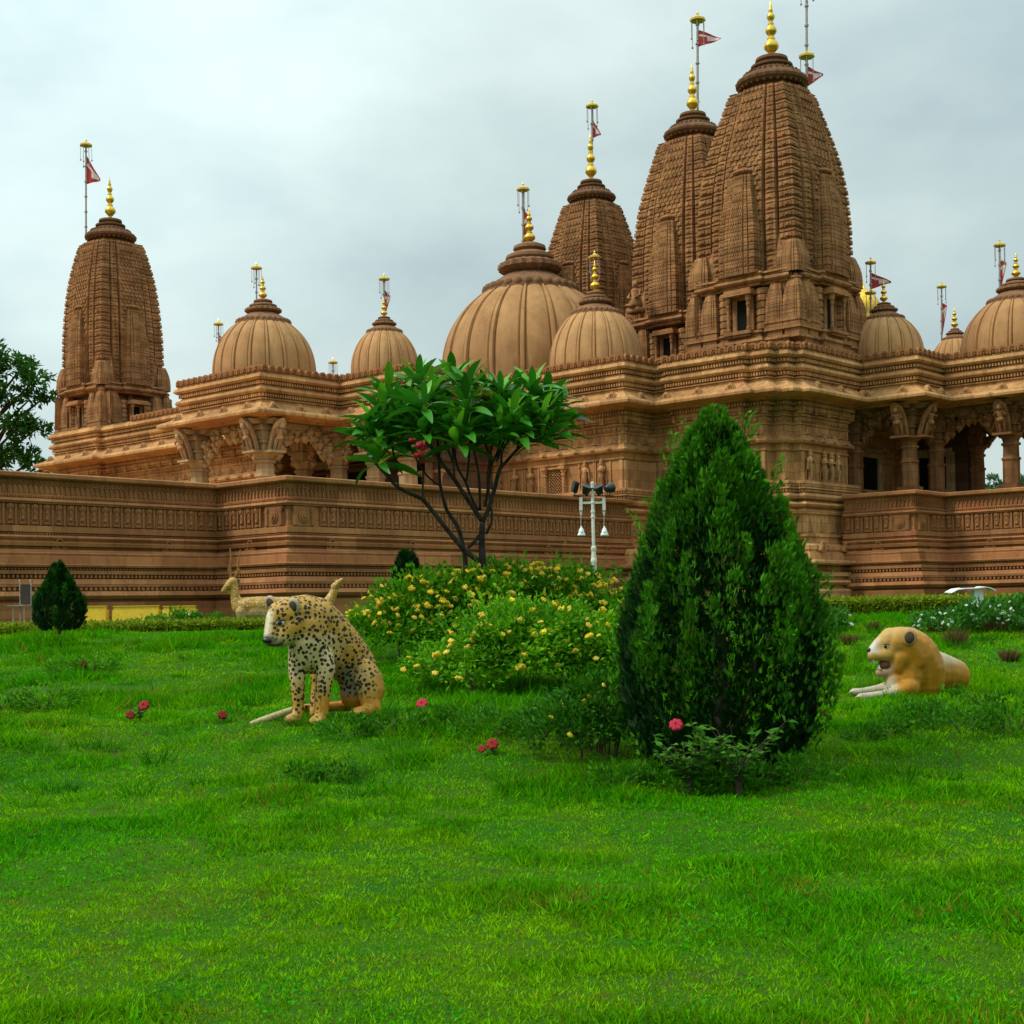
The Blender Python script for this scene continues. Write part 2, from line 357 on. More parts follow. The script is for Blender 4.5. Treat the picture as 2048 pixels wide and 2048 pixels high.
wall_prof = [(0.34, 4.06), (0.30, 4.10), (0.0, 4.12), (0.0, 5.12), (0.06, 5.14), (0.06, 5.20), (0.03, 5.22), (0.03, 5.34), (0.12, 5.37), (0.20, 5.40), (0.22, 5.47), (0.10, 5.60), (0.10, 5.66), (0.03, 5.67),
             (0.03, 5.98), (0.08, 6.0), (0.08, 6.05), (0.05, 6.06), (0.05, 6.25), (0.12, 6.28), (0.12, 6.33), (0.06, 6.34), (0.06, 6.44), (0.16, 6.46), (0.20, 6.52), (0.20, 6.57), (0.14, 6.58), (0.14, 6.76), (0.24, 6.78), (0.24, 6.84)]
plinth_prof = [(1.12, -0.5), (1.12, 0.22), (1.14, 0.42), (1.10, 0.47), (0.92, 0.50), (0.92, 0.58), (1.06, 0.62), (1.12, 0.69), (1.06, 0.76), (0.90, 0.79), (0.90, 0.88), (1.05, 0.90), (1.05, 1.02), (0.95, 1.05), (0.78, 1.08), (0.78, 1.25),
               (1.16, 1.28), (1.20, 1.33), (1.18, 1.41), (0.76, 1.45), (0.72, 1.70), (0.62, 1.73), (0.66, 1.80), (0.64, 1.93), (0.5, 1.97), (0.36, 2.02), (0.34, 2.22), (0.40, 2.24), (0.40, 2.30), (0.28, 2.32), (0.28, 2.98),
               (0.36, 3.01), (0.37, 3.12), (0.26, 3.17), (0.26, 3.20), (0.40, 3.24), (0.46, 3.31), (0.40, 3.38), (0.24, 3.41), (0.24, 3.45), (0.40, 3.50), (0.44, 3.58), (0.40, 3.66), (0.27, 3.70), (0.27, 3.80), (0.38, 3.83), (0.38, 3.87), (0.28, 3.90), (0.28, 3.98), (0.34, 4.0), (0.34, 4.06)]
roof_prof = [(-0.3, 6.80), (0.30, 6.81), (0.30, 6.87), (0.92, 6.90), (0.98, 6.92), (0.99, 7.00), (0.94, 7.06), (0.62, 7.20), (0.44, 7.33), (0.42, 7.37), (0.30, 7.38), (0.30, 7.48), (0.36, 7.50), (0.36, 7.54), (0.24, 7.55), (0.24, 7.70),
             (0.44, 7.73), (0.50, 7.80), (0.46, 7.90), (0.34, 7.94), (0.34, 7.98), (0.26, 7.99), (0.26, 8.13), (0.46, 8.16), (0.54, 8.24), (0.50, 8.34), (0.42, 8.38), (0.42, 8.44), (0.30, 8.45), (0.10, 8.46), (0.05, 8.40), (0.02, 8.2)]
mb = MB(); sweep(mb, W_RIGHT, plinth_prof)
sweep(mb, W_LEFT, [(0.34, 2.2), (0.34, 3.0), (0.46, 3.31), (0.24, 3.41), (0.44, 3.58), (0.27, 3.7), (0.34, 4.06)])
plinth = mb.build('plinth', TAN, temple)
mb = MB(); sweep(mb, W_LEFT, wall_prof); sweep(mb, W_RIGHT, wall_prof); wall = mb.build('wall', TAN, temple)
mb = MB(); sweep(mb, W_PORCH, [(0.34, 2.2)] + wall_prof); mb.build('back_wall', stone('sandstone_painted_shade', (0.20, 0.115, 0.06), (0.13, 0.07, 0.038)), temple)  # stone colour darkened to stand in for the shade deep inside the porch
mb = MB(); sweep(mb, ROOF, roof_prof); cornice = mb.build('cornice', TAN, temple)
mb = MB(); p = ROOF + ROOF_IN
mb.add([(x, y, 8.2) for x, y in p], [tuple(range(len(p)))]); mb.add([(x, y, 6.82) for x, y in p], [tuple(reversed(range(len(p))))])
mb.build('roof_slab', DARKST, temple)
mb = MB()
dentils(mb, ROOF, 0.36, 7.585, 7.69, 0.11, 0.5, 0.05); dentils(mb, ROOF, 0.38, 8.02, 8.125, 0.11, 0.5, 0.05)
for w in (W_LEFT, W_RIGHT): dentils(mb, w, 0.22, 6.635, 6.735, 0.12, 0.5, 0.045)
mb.build('dentil', TAN, cornice, kind='stuff')
mb = MB(); dentils(mb, W_RIGHT, 0.33, 3.905, 3.975, 0.11, 0.5, 0.04); dentils(mb, W_RIGHT, 0.33, 3.715, 3.79, 0.11, 0.5, 0.04); dentils(mb, W_RIGHT, 0.86, 1.1, 1.2, 0.13, 0.5, 0.04)
mb.build('dentil', TAN, plinth, kind='stuff')
mb = MB()                                            # small carved squares of the frieze and the brackets under the eave
for w in (W_LEFT, W_RIGHT):
    for x, y, t, n, st in along(w, 0.055, 0.21, 0.05): mb.obox((x, y), t, st * 0.36, n, 0.035, 6.085, 6.225); mb.obox((x + n[0] * .04, y + n[1] * .04), t, st * 0.17, n, 0.03, 6.11, 6.20)
    for x, y, t, n, st in along(w, 0.14, 0.85):
        for s in (-0.46, 0.46): mb.obox((x + t[0] * st * s, y + t[1] * st * s), t, 0.05, n, 0.10, 6.345, 6.575, 1.25)
        mb.obox((x, y), t, st * 0.36, n, 0.04, 6.40, 6.44)
mb.build('frieze', TAN, wall, kind='stuff')
mb = MB()                                            # pilaster strips beside the corners
for w in (W_LEFT, W_RIGHT):
    q = w; nn = norms(q)
    for i in range(len(q) - 1):
        L_ = math.hypot(q[i + 1][0] - q[i][0], q[i + 1][1] - q[i][1])
        if L_ < 0.6: continue
        t = (-nn[i][1], nn[i][0])
        for s in (0.09, L_ - 0.09): mb.obox((q[i][0] + t[0] * s, q[i][1] + t[1] * s), t, 0.075, nn[i], 0.055, 4.13, 5.11); mb.obox((q[i][0] + t[0] * s, q[i][1] + t[1] * s), t, 0.06, nn[i], 0.10, 5.68, 5.97)
for a_, b_, c_ in ((-6.13, 1.2, 0), (-5.33, 1.2, 0), (-4.55, 1.2, 0), (-1.98, 1.2, 0), (-1.24, 1.2, 0), (0.32, 2.9, 0), (1.5, 2.7, 0), (2.3, 2.7, 0), (3.0, 2.7, 0), (3.9, 2.95, 0), (5.0, 4.35, 1), (5.0, 5.75, 1)):
    for s in (-.33, .33):
        if c_: mb.box(a_, a_ + .05, b_ + s * 1.0 - .03, b_ + s * 1.0 + .03, 4.13, 5.11)
        else: mb.box(a_ + s - .03, a_ + s + .03, b_ - .05, b_, 4.13, 5.11)
mb.build('pilaster', TAN, wall, kind='stuff')

# parapet merlons, eave ornaments, gable motifs: one mesh each, copied along the edges
def merlon_mesh():
    m = MB(); N = 8; r = 0.135; z0 = 0.10
    prof = [(-r, 0), (-r, z0)] + [(-r * math.cos(PI * i / N), z0 + r * math.sin(PI * i / N)) for i in range(1, N)] + [(r, z0), (r, 0)]
    k = len(prof); v = [(x, -0.05, z) for x, z in prof] + [(x, 0.05, z) for x, z in prof]
    r2 = 0.075; inn = [(x * 0.55, z * 0.62 + 0.01) for x, z in prof]; v += [(x, -0.05, z) for x, z in inn] + [(x, -0.01, z) for x, z in inn]
    f = [(i + 1, i, k + i, k + i + 1) for i in range(k - 1)]
    f += [(i, i + 1, 2 * k + i + 1, 2 * k + i) for i in range(k - 1)] + [(2 * k + i, 2 * k + i + 1, 3 * k + i + 1, 3 * k + i) for i in range(k - 1)] + [tuple(range(3 * k, 4 * k)), tuple(reversed(range(k, 2 * k)))]
    m.add(v, f); m.ball((0, -0.045, 0.07), 0.04, 6, 4); return m.mesh('merlon', REDST)
MER = merlon_mesh()
for x, y, t, n, st in along(ROOF, 0.44, 0.33):
    if x < -23.5 and y > -3.7 or x > 17 or (-30 < x < -27): continue
    link('merlon', MER, temple, loc=(x, y, 8.44), rz=math.atan2(t[1], t[0]), sc=(st / 0.30, 1, 1.0))
def antefix_mesh():
    m = MB(); m.box(-0.2, 0.2, -0.05, 0.12, 0, 0.07); m.box(-0.15, 0.15, -0.045, 0.12, 0.07, 0.15, 0.2, 0); m.box(-0.11, 0.11, -0.04, 0.12, 0.15, 0.27, 0.75, 0.2)
    m.box(-0.07, -0.03, -0.07, 0, 0.02, 0.14); m.box(0.03, 0.07, -0.07, 0, 0.02, 0.14); m.ball((0, -0.05, 0.16), 0.045, 6, 4); m.ball((-0.15, -0.05, 0.06), 0.04, 6, 4); m.ball((0.15, -0.05, 0.06), 0.04, 6, 4)
    return m.mesh('antefix', TAN)
ANT = antefix_mesh()
for x, y, t, n, st in along(ROOF, 0.72, 1.35):
    if st < 0.8 or x > 18: continue
    link('antefix', ANT, temple, loc=(x, y, 7.10), rz=math.atan2(t[1], t[0]))
def gable_mesh():
    m = MB()
    for s, d in ((1.0, 0.03), (0.62, 0.055), (0.3, 0.08)):
        w, h = 0.22 * s, 0.25 * s; m.add([(-w, 0, 0), (w, 0, 0), (0, 0, h), (-w, -d, 0), (w, -d, 0), (0, -d, h)], [(3, 4, 5), (0, 3, 5, 2), (1, 2, 5, 4), (0, 1, 4, 3)])
    return m.mesh('gable_motif', TAN)
GAB = gable_mesh()
for x, y, t, n, st in along(W_RIGHT, 0.035, 0.78, 0.1) + along(W_LEFT[:9], 0.035, 0.8, 0.1):
    link('gable_motif', GAB, temple, loc=(x, y, 5.685), rz=math.atan2(t[1], t[0]))
    link('gable_motif', GAB, temple, loc=(x + n[0] * 0.14, y + n[1] * 0.14, 5.47), rz=math.atan2(t[1], t[0]), sc=(0.7, 1.6, 0.5))
def panelmot_mesh():
    m = MB()
    for z, w in ((0, 0.13), (0.09, 0.10), (0.18, 0.07), (0.27, 0.045)): m.box(-w, w, -0.05, 0.01, z, z + 0.075, 0.12, 0.2)
    m.ball((0, -0.02, 0.39), 0.035, 6, 4); return m.mesh('carved_motif', TAN)
PMO = panelmot_mesh()
for x, y, t, n, st in along(W_RIGHT, 0.275, 0.75):
    link('carved_motif', PMO, temple, loc=(x, y, 2.42), rz=math.atan2(t[1], t[0]))
def groove_mesh(mat):
    m = MB(); m.box(-0.15, 0.15, -0.06, 0.05, -0.02, 0.05); m.box(-0.11, -0.06, -0.08, 0.05, 0.05, 0.2); m.box(0.06, 0.11, -0.08, 0.05, 0.05, 0.2)
    for i in range(7):
        a = PI * i / 6; m.ball((0.085 * math.cos(a), -0.05, 0.2 + 0.085 * math.sin(a)), 0.035, 5, 3)
    m.ball((0, -0.05, 0.14), (0.045, 0.05, 0.07), 6, 4); m.ball((-0.18, -0.04, 0.04), 0.05, 5, 3); m.ball((0.18, -0.04, 0.04), 0.05, 5, 3)
    return m.mesh('carved_motif', mat)
GRT, GRR = groove_mesh(TAN), groove_mesh(REDST)
for x, y, t, n, st in along(W_RIGHT[4:], 0.74, 1.7): link('carved_motif', GRT, temple, loc=(x, y, 1.75), rz=math.atan2(t[1], t[0]))

# relief figures on the wall
def figure_mesh(seed):
    r = random.Random(seed); m = MB(); sw = r.uniform(-0.03, 0.03)
    m.box(-0.17, 0.17, -0.16, 0.0, -0.02, 0.03); m.box(-0.14, 0.14, -0.13, 0.0, 0.03, 0.08)
    N = 10
    def ring(z, rx, ry, cx): return [(cx + rx * math.cos(2 * PI * i / N), -0.075 + ry * math.sin(2 * PI * i / N), z) for i in range(N)]
    S = [(0.08, .085, .05, 0), (0.2, .075, .05, sw * .3), (0.4, .09, .06, sw), (0.5, .105, .065, sw * 1.3), (0.56, .095, .06, sw), (0.64, .065, .05, 0), (0.74, .095, .06, -sw * .6), (0.81, .11, .055, -sw * .6), (0.85, .04, .04, 0), (0.89, .038, .04, 0)]
    v = []; f = []
    for q in S: v += ring(*q)
    for j in range(len(S) - 1):
        for i in range(N): a, b = j * N + i, j * N + (i + 1) % N; f.append((a, b, b + N, a + N))
    m.add(v, f); m.ball((0, -0.08, 0.945), (0.058, 0.06, 0.07), 8, 6); m.lathe([(0.062, 1.0), (0.05, 1.04), (0.02, 1.11), (0.0, 1.13)], (0, -0.075), 8)
    k = r.choice((0, 1, 2))
    for s in (-1, 1):
        e = (s * 0.17, -0.09, 0.62) if k != 1 or s < 0 else (s * 0.16, -0.10, 0.66)
        h = ((s * 0.03, -0.16, 0.70) if k == 0 else (s * 0.20, -0.10, 0.42) if (k == 1) == (s < 0) else (s * 0.19, -0.13, 0.86))
        m.tube([(s * 0.105, -0.075, 0.80), e, h], [0.03, 0.026, 0.022], 6); m.ball(h, 0.026, 5, 4)
        m.tube([(s * 0.045, -0.11, 0.46), (s * 0.05 + sw * 0.5, -0.12, 0.25), (s * 0.055, -0.10, 0.09)], [0.05, 0.035, 0.028], 6); m.box(s * 0.055 - 0.03, s * 0.055 + 0.03, -0.15, -0.05, 0.08, 0.11)
        m.tube([(s * 0.09, -0.05, 0.55), (s * 0.15, -0.03, 0.35), (s * 0.13, -0.03, 0.12)], [0.015, 0.022, 0.01], 4)
    me = m.mesh('carved_figure', TAN, True); autosmooth(me); return me
FIG = [figure_mesh(i) for i in range(5)]
fp = [(-6.13, 1.2, 0), (-5.33, 1.2, 0), (-4.55, 1.2, 0), (-1.98, 1.2, 0), (-1.24, 1.2, 0), (0.32, 2.9, 0), (1.5, 2.7, 0), (2.3, 2.7, 0), (3.0, 2.7, 0), (3.9, 2.95, 0), (5.0, 4.35, 1), (5.0, 5.3, 1), (5.0, 5.75, 1), (5.0, 6.2, 1),
      (-25.0, -2.9, 0), (-23.5, -2.9, 0), (-22.0, -2.9, 0)]
for i, (a, b, c) in enumerate(fp): link('carved_figure', FIG[i % 5], temple, loc=(a, b, 4.10), rz=PI / 2 if c else 0, sc=(1.15, 1.5, 0.99))

# pierced stone windows
def lattice(a, b, w, z0, z1):
    m = MB(); m.box(-w / 2, w / 2, 0.03, 0.04, z0, z1); o = m.build('lattice_window', DARK, temple); o.location = (a, b - 0.06, 0)
    m = MB(); h = z1 - z0; n = 5; s = w / n; r = 0.016
    def bar(x0, q0, x1, q1): m.tube([(x0, 0, q0), (x1, 0, q1)], r, 4)
    k = int(h / s) + n + 1
    for i in range(-n, k):
        for sg in (1, -1):
            x0, x1 = -w / 2, w / 2; q0 = z0 + i * s; q1 = q0 + w
            lo, hi = max(q0, z0), min(q1, z1)
            if hi - lo < 0.02: continue
            xa, xb = x0 + (lo - q0), x0 + (hi - q0)
            bar(sg * xa, lo, sg * xb, hi)
    m.build('lattice', TAN, o)
    m = MB()
    for s_ in (-1, 1):
        c = (s_ * (w / 2 + 0.12), -0.06); m.box(c[0] - .1, c[0] + .1, c[1] - .1, c[1] + .1, z0 - 0.05, z0 + 0.12)
        m.lathe([(0.065, z0 + .12), (0.08, z0 + .2), (0.06, z0 + .25), (0.06, z0 + .55), (0.075, z0 + .6), (0.06, z0 + .65), (0.06, z1 - .3), (0.09, z1 - .24), (0.07, z1 - .18), (0.11, z1 - .1), (0.12, z1 - .02)], c, 8)
        m.box(c[0] - .14, c[0] + .14, c[1] - .14, c[1] + .14, z1 - 0.02, z1 + 0.1)
    m.box(-w / 2 - .05, w / 2 + .05, -0.1, 0.05, z1 + 0.0, z1 + 0.07)
    m.build('frame', TAN, o)
lattice(-3.4, 1.2, 0.62, 3.75, 5.0); lattice(-6.9, 1.2 - 2.7, 0.62, 3.75, 5.0)

# domes
def finial_prof(h, r):
    P = [(.34, 0), (.42, .03), (.30, .06), (.55, .10), (.98, .16), (1.0, .20), (.80, .26), (.40, .30), (.56, .32), (.30, .35), (.5, .39), (.74, .43), (.76, .47), (.55, .52), (.28, .55), (.44, .57), (.22, .60), (.38, .64), (.54, .68), (.5, .72), (.2, .76), (.3, .78), (.22, .82), (.14, .88), (.0, 1.0)]
    return [(a * r, b * h) for a, b in P]
_fin = {}
def finial(parent, c, z, h, r):
    m = MB(); m.lathe(finial_prof(h, r), (0, 0), 14); me = m.mesh('finial', GOLD, True)
    return link('finial', me, parent, loc=(c[0], c[1], z))
def dome(a, b, z0, R, H, cs=0.75, fh=0.6, nseg=18, drum=0.6):
    """ribbed stone dome with lotus collar, ring crown and gilt finial"""
    m = MB(); K = 8; pat = [0.028, 0.024, -0.020, 0.004, 0.016, 0.022, 0.016, 0.004, -0.020, 0.024]; ang = [0, .055, .085, .15, .3, .5, .7, .85, .915, .945]
    ths = [(i + x) * 2 * PI / nseg + 0.1 for i in range(nseg) for x in ang]; rel = pat * nseg; n = len(ths); prof = []
    for j in range(19):
        t = j / 18 * 0.885; r = R * (1 - t ** 2.25) ** 0.56; prof.append((r, z0 + H * t / 0.885))
    prof = [(R * 0.985, z0 - drum)] + prof; v = []
    for j, (r, z) in enumerate(prof):
        k = 0.35 if j == 0 else 1.0
        v += [((r + rel[i] * R * k) * math.cos(ths[i]), (r + rel[i] * R * k) * math.sin(ths[i]), z) for i in range(n)]
    f = [(j * n + i, j * n + (i + 1) % n, (j + 1) * n + (i + 1) % n, (j + 1) * n + i) for j in range(len(prof) - 1) for i in range(n)]
    m.add(v, f); me = m.mesh('dome', DOMES, True); autosmooth(me, 30); o = link('dome', me, temple, loc=(a, b, 0))
    rt = prof[-1][0]; zt = z0 + H
    m = MB(); m.lathe([(rt * 1.22, zt - 0.16 * R * .5), (rt * 1.25, zt - 0.05 * R), (rt * 0.98, zt + 0.07 * R), (rt * .62, zt + 0.17 * R)], (0, 0), 28)
    for i in range(28):
        a_ = 2 * PI * i / 28; m.ball((rt * 1.12 * math.cos(a_), rt * 1.12 * math.sin(a_), zt - 0.01 * R), (0.055 * R, 0.055 * R, 0.06 * R), 6, 4)
    m.build('lotus_collar', CROWN, o, True)
    m = MB(); q = rt; zz = zt + 0.12 * R; s = R * cs
    m.lathe([(q * .6, zz), (q * .58, zz + .06 * s), (q * .70, zz + .09 * s), (q * .80, zz + .13 * s), (q * .78, zz + .19 * s), (q * .6, zz + .23 * s)], (0, 0), 40, 0.035, 1)
    m.lathe([(q * .56, zz + .22 * s), (q * .62, zz + .26 * s), (q * .6, zz + .30 * s), (q * .44, zz + .34 * s), (q * .34, zz + .36 * s), (q * .42, zz + .39 * s), (q * .40, zz + .43 * s), (q * .22, zz + .47 * s)], (0, 0), 24)
    m.build('ring_crown', CROWN, o, False)
    finial(o, (0, 0), zz + 0.45 * s, fh, 0.145 * fh + 0.02); return zz + 0.45 * s
dome(-8.7, 6.0, 9.6, 3.60, 3.45, 0.88, 1.55, 18, 1.4)
dome(-2.9, 3.0, 8.75, 1.70, 2.05, 0.75, 1.2)
dome(-12.3, -4.9, 8.8, 1.86, 2.0, 0.72, 0.95)
dome(-9.2, -1.7, 8.9, 1.24, 1.52, 0.72, 0.75)
dome(5.5, 9.0, 8.75, 1.33, 1.40, 0.68, 0.85)
dome(4.9, 16.0, 9.2, 0.95, 1.2, 0.7, 0.85)
dome(9.1, 12.0, 8.75, 1.90, 1.9, 0.68, 0.95)

# spires
def half_outline():
    s = [(-1, 0), (-.71, 0), (-.71, -.13), (-.65, -.13), (-.65, .04), (-.46, .04), (-.46, -.10), (-.40, -.10), (-.40, .08), (.40, .08), (.40, -.10), (.46, -.10), (.46, .04), (.65, .04), (.65, -.13), (.71, -.13), (.71, 0)]
    pts = []
    for k in range(4):
        c, d = math.cos(k * PI / 2), math.sin(k * PI / 2)
        for x, o in s: X, Y = x, -(1 + o); pts.append((X * c - Y * d, X * d + Y * c))
    return pts
SP_OUT = half_outline()
PROF_A = ((0, .985), (.15, 1.0), (.3, .995), (.48, .955), (.62, .89), (.72, .815), (.85, .70), (1, .56)); PROF_B = ((0, .985), (.18, 1.0), (.35, .99), (.5, .955), (.61, .92), (.72, .87), (.81, .81), (.92, .72), (1, .64))
BTOP = [PROF_A]
def bulge(t): return float(np.interp(t, [p[0] for p in BTOP[0]], [p[1] for p in BTOP[0]]))
def spire_body(m, H, hw, nc, knobs=True, fat=False):
    n = len(SP_OUT); rings = []
    for c in range(nc):
        z0, z1 = H * c / nc, H * (c + 1) / nc; h = z1 - z0
        for q, k in ((0.0, 1.0), (0.44, 1.0), (0.48, 0.975), (0.56, 0.975), (0.60, 0.998), (0.76, 0.995), (0.80, 0.965), (0.96, 0.965)):
            z = z0 + q * h; w = hw * (bulge(z / H) if not fat else (1 - 0.5 * (z / H) ** 3.2)); rings.append((w, z, k))
    rings.append((hw * (BTOP[0][-1][1] if not fat else 0.5), H, 1.0)); v = []
    WT = ([1.0, 1.0, 0.0, 0.0, .5, .5, 0.0, 0.0, .3, .3, 0.0, 0.0, .5, .5, 0.0, 0.0, 1.0] if not fat else [1.0] * 17) * 4
    for w, z, k in rings: v += [(x * w * (1 + (k - 1) * g), y * w * (1 + (k - 1) * g), z) for (x, y), g in zip(SP_OUT, WT)]
    f = [(j * n + i, j * n + (i + 1) % n, (j + 1) * n + (i + 1) % n, (j + 1) * n + i) for j in range(len(rings) - 1) for i in range(n)] + [tuple(range((len(rings) - 1) * n, len(rings) * n))]
    m.add(v, f)
    if not knobs: return
    for c in range(nc):                               # carved knobs and openwork on every course
        z0 = H * c / nc; h = H / nc; zm = z0 + 0.25 * h; w = hw * bulge(zm / H)
        for k in range(4):
            cc, ss = math.cos(k * PI / 2), math.sin(k * PI / 2)
            T = (cc, ss); N_ = (ss, -cc)
            def put(x, o, hx, za, zb, d):
                p = (T[0] * x * w + N_[0] * (1 + o) * w, T[1] * x * w + N_[1] * (1 + o) * w); m.obox(p, T, hx * w, N_, d * w, z0 + za * h, z0 + zb * h, 0.8)
            for x in (-.93, -.85, -.77, .77, .85, .93): put(x, 0, 0.022, .06, .40, 0.016)
            for x in (-.545, .545): put(x, .04, 0.055, .05, .40, 0.014); put(x, .04, .02, .1, .34, 0.03); put(x, .04, .06, .62, .72, .012)
            for x in (-.34, -.204, -.068, .068, .204, .34): put(x, .08, 0.042, .04, .40, 0.026)
            for x in (-.272, -.136, 0, .136, .272): put(x, .08, 0.042, .54, .90, 0.026)
            for x in (-.87, .87): put(x, 0, .035, .1, .34, .03)
def spire_crown(m, z, hw):
    """neck, ribbed disc with beaded underside, bell and small discs"""
    r = hw * 0.78
    m.lathe([(r * .86, z - .02), (r * .80, z + .34 * r)], (0, 0), 16)
    z += .14 * r; m.lathe([(r * .78, z + .06 * r), (r * 1.00, z + .08 * r), (r * 1.12, z + .16 * r), (r * 1.14, z + .24 * r), (r * 1.08, z + .33 * r), (r * .90, z + .44 * r), (r * .84, z + .45 * r), (r * .66, z + .58 * r), (r * .56, z + .70 * r)], (0, 0), 48, 0.016, 1)
    for i in range(30):
        a = 2 * PI * i / 30; m.ball((r * .86 * math.cos(a), r * .86 * math.sin(a), z + .47 * r), .075 * r, 5, 3); m.ball((r * 1.0 * math.cos(a), r * 1.0 * math.sin(a), z + .08 * r), .07 * r, 5, 3)
    m.lathe([(r * .50, z + .66 * r), (r * .66, z + .71 * r), (r * .66, z + .78 * r), (r * .46, z + .84 * r), (r * .44, z + .88 * r), (r * .52, z + .93 * r), (r * .50, z + 1.02 * r), (r * .24, z + 1.08 * r)], (0, 0), 24); z -= .04 * r
    return z + 1.1 * r
def mini_mesh(name, H, hw, nc, crown=True):
    m = MB(); spire_body(m, H, hw, nc, hw > 0.5)
    if crown:
        z = spire_crown(m, H, hw * 0.72)
        m.lathe([(a, b + z) for a, b in finial_prof(hw * 0.9, hw * 0.13)], (0, 0), 8)
    return m.mesh(name, SPIRE)
def kuta_mesh():
    m = MB(); spire_body(m, 1.25, 0.36, 9, False, True)
    m.lathe([(0.15, 1.24), (0.24, 1.27), (0.24, 1.33), (0.1, 1.37), (0.1, 1.42), (0.0, 1.5)], (0, 0), 12)
    m.box(-.40, .40, -.40, .40, -0.34, -0.22); m.box(-.35, .35, -.35, .35, -0.22, -0.1); m.box(-.39, .39, -.39, .39, -0.1, 0.02); m.box(-.31, .31, -.31, .31, -.62, -.34)
    return m.mesh('mini_spire', SPIRE)
HALF_A = mini_mesh('half_spire', 3.5, 0.72, 13); HALF_B = mini_mesh('half_spire', 1.95, 0.50, 9); CORN = mini_mesh('half_spire', 1.1, 0.42, 8, False); KUTA = kuta_mesh()
def niche_mesh():
    m = MB(); m.m = 0
    m.box(-.55, .55, -.45, .1, -.12, 0.0); m.box(-.48, .48, -.38, .1, -.2, -.12); m.box(-.42, .42, -.05, .1, 0, 1.22)
    for x in (-.40, .40):
        for y in (-.34,): m.lathe([(.075, 0), (.085, .08), (.055, .14), (.055, .8), (.08, .88), (.06, .94), (.10, 1.05), (.11, 1.2)], (x, y), 8)
    m.box(-.60, .60, -.52, .1, 1.2, 1.32); m.box(-.52, .52, -.45, .1, 1.32, 1.42)
    m.m = 1; m.box(-.22, .22, -.07, -.04, .02, 1.1)
    return m.mesh('niche', [SPIRE, DARK])
NICHE = niche_mesh()
def pediment_mesh():
    m = MB()
    for i in range(5):
        w = 0.95 * (1 - i * 0.2); m.box(-w, w, -.30 + i * .03, .3, i * .16, i * .16 + .13, 0.05, 0)
        k = max(1, int(w / 0.13))
        for j in range(-k, k + 1): m.ball((j * 0.15 * w / (k * .15 + .01) * .95, -.31 + i * .03, i * .16 + .07), 0.06, 5, 3)
    return m.mesh('pediment', SPIRE)
PEDI = pediment_mesh()
def statue_mesh():
    m = MB(); m.box(-.25, .25, -.2, .2, 0, .18); m.lathe([(.2, .18), (.24, .3), (.2, .45), (.14, .6), (.17, .75), (.14, .85), (.06, .9)], (0, 0), 10)
    m.ball((0, -.03, 1.0), (.11, .11, .14), 8, 6); m.tube([(-.16, 0, .8), (-.26, -.1, .6), (-.12, -.2, .5)], .05, 6); m.tube([(.16, 0, .8), (.26, -.1, .6), (.12, -.2, .5)], .05, 6); m.tube([(-.1, -.1, .3), (-.28, -.18, .28), (.1, -.24, .24)], .07, 6)
    return m.mesh('seated_figure', SPIRE, True)
SEAT = statue_mesh()
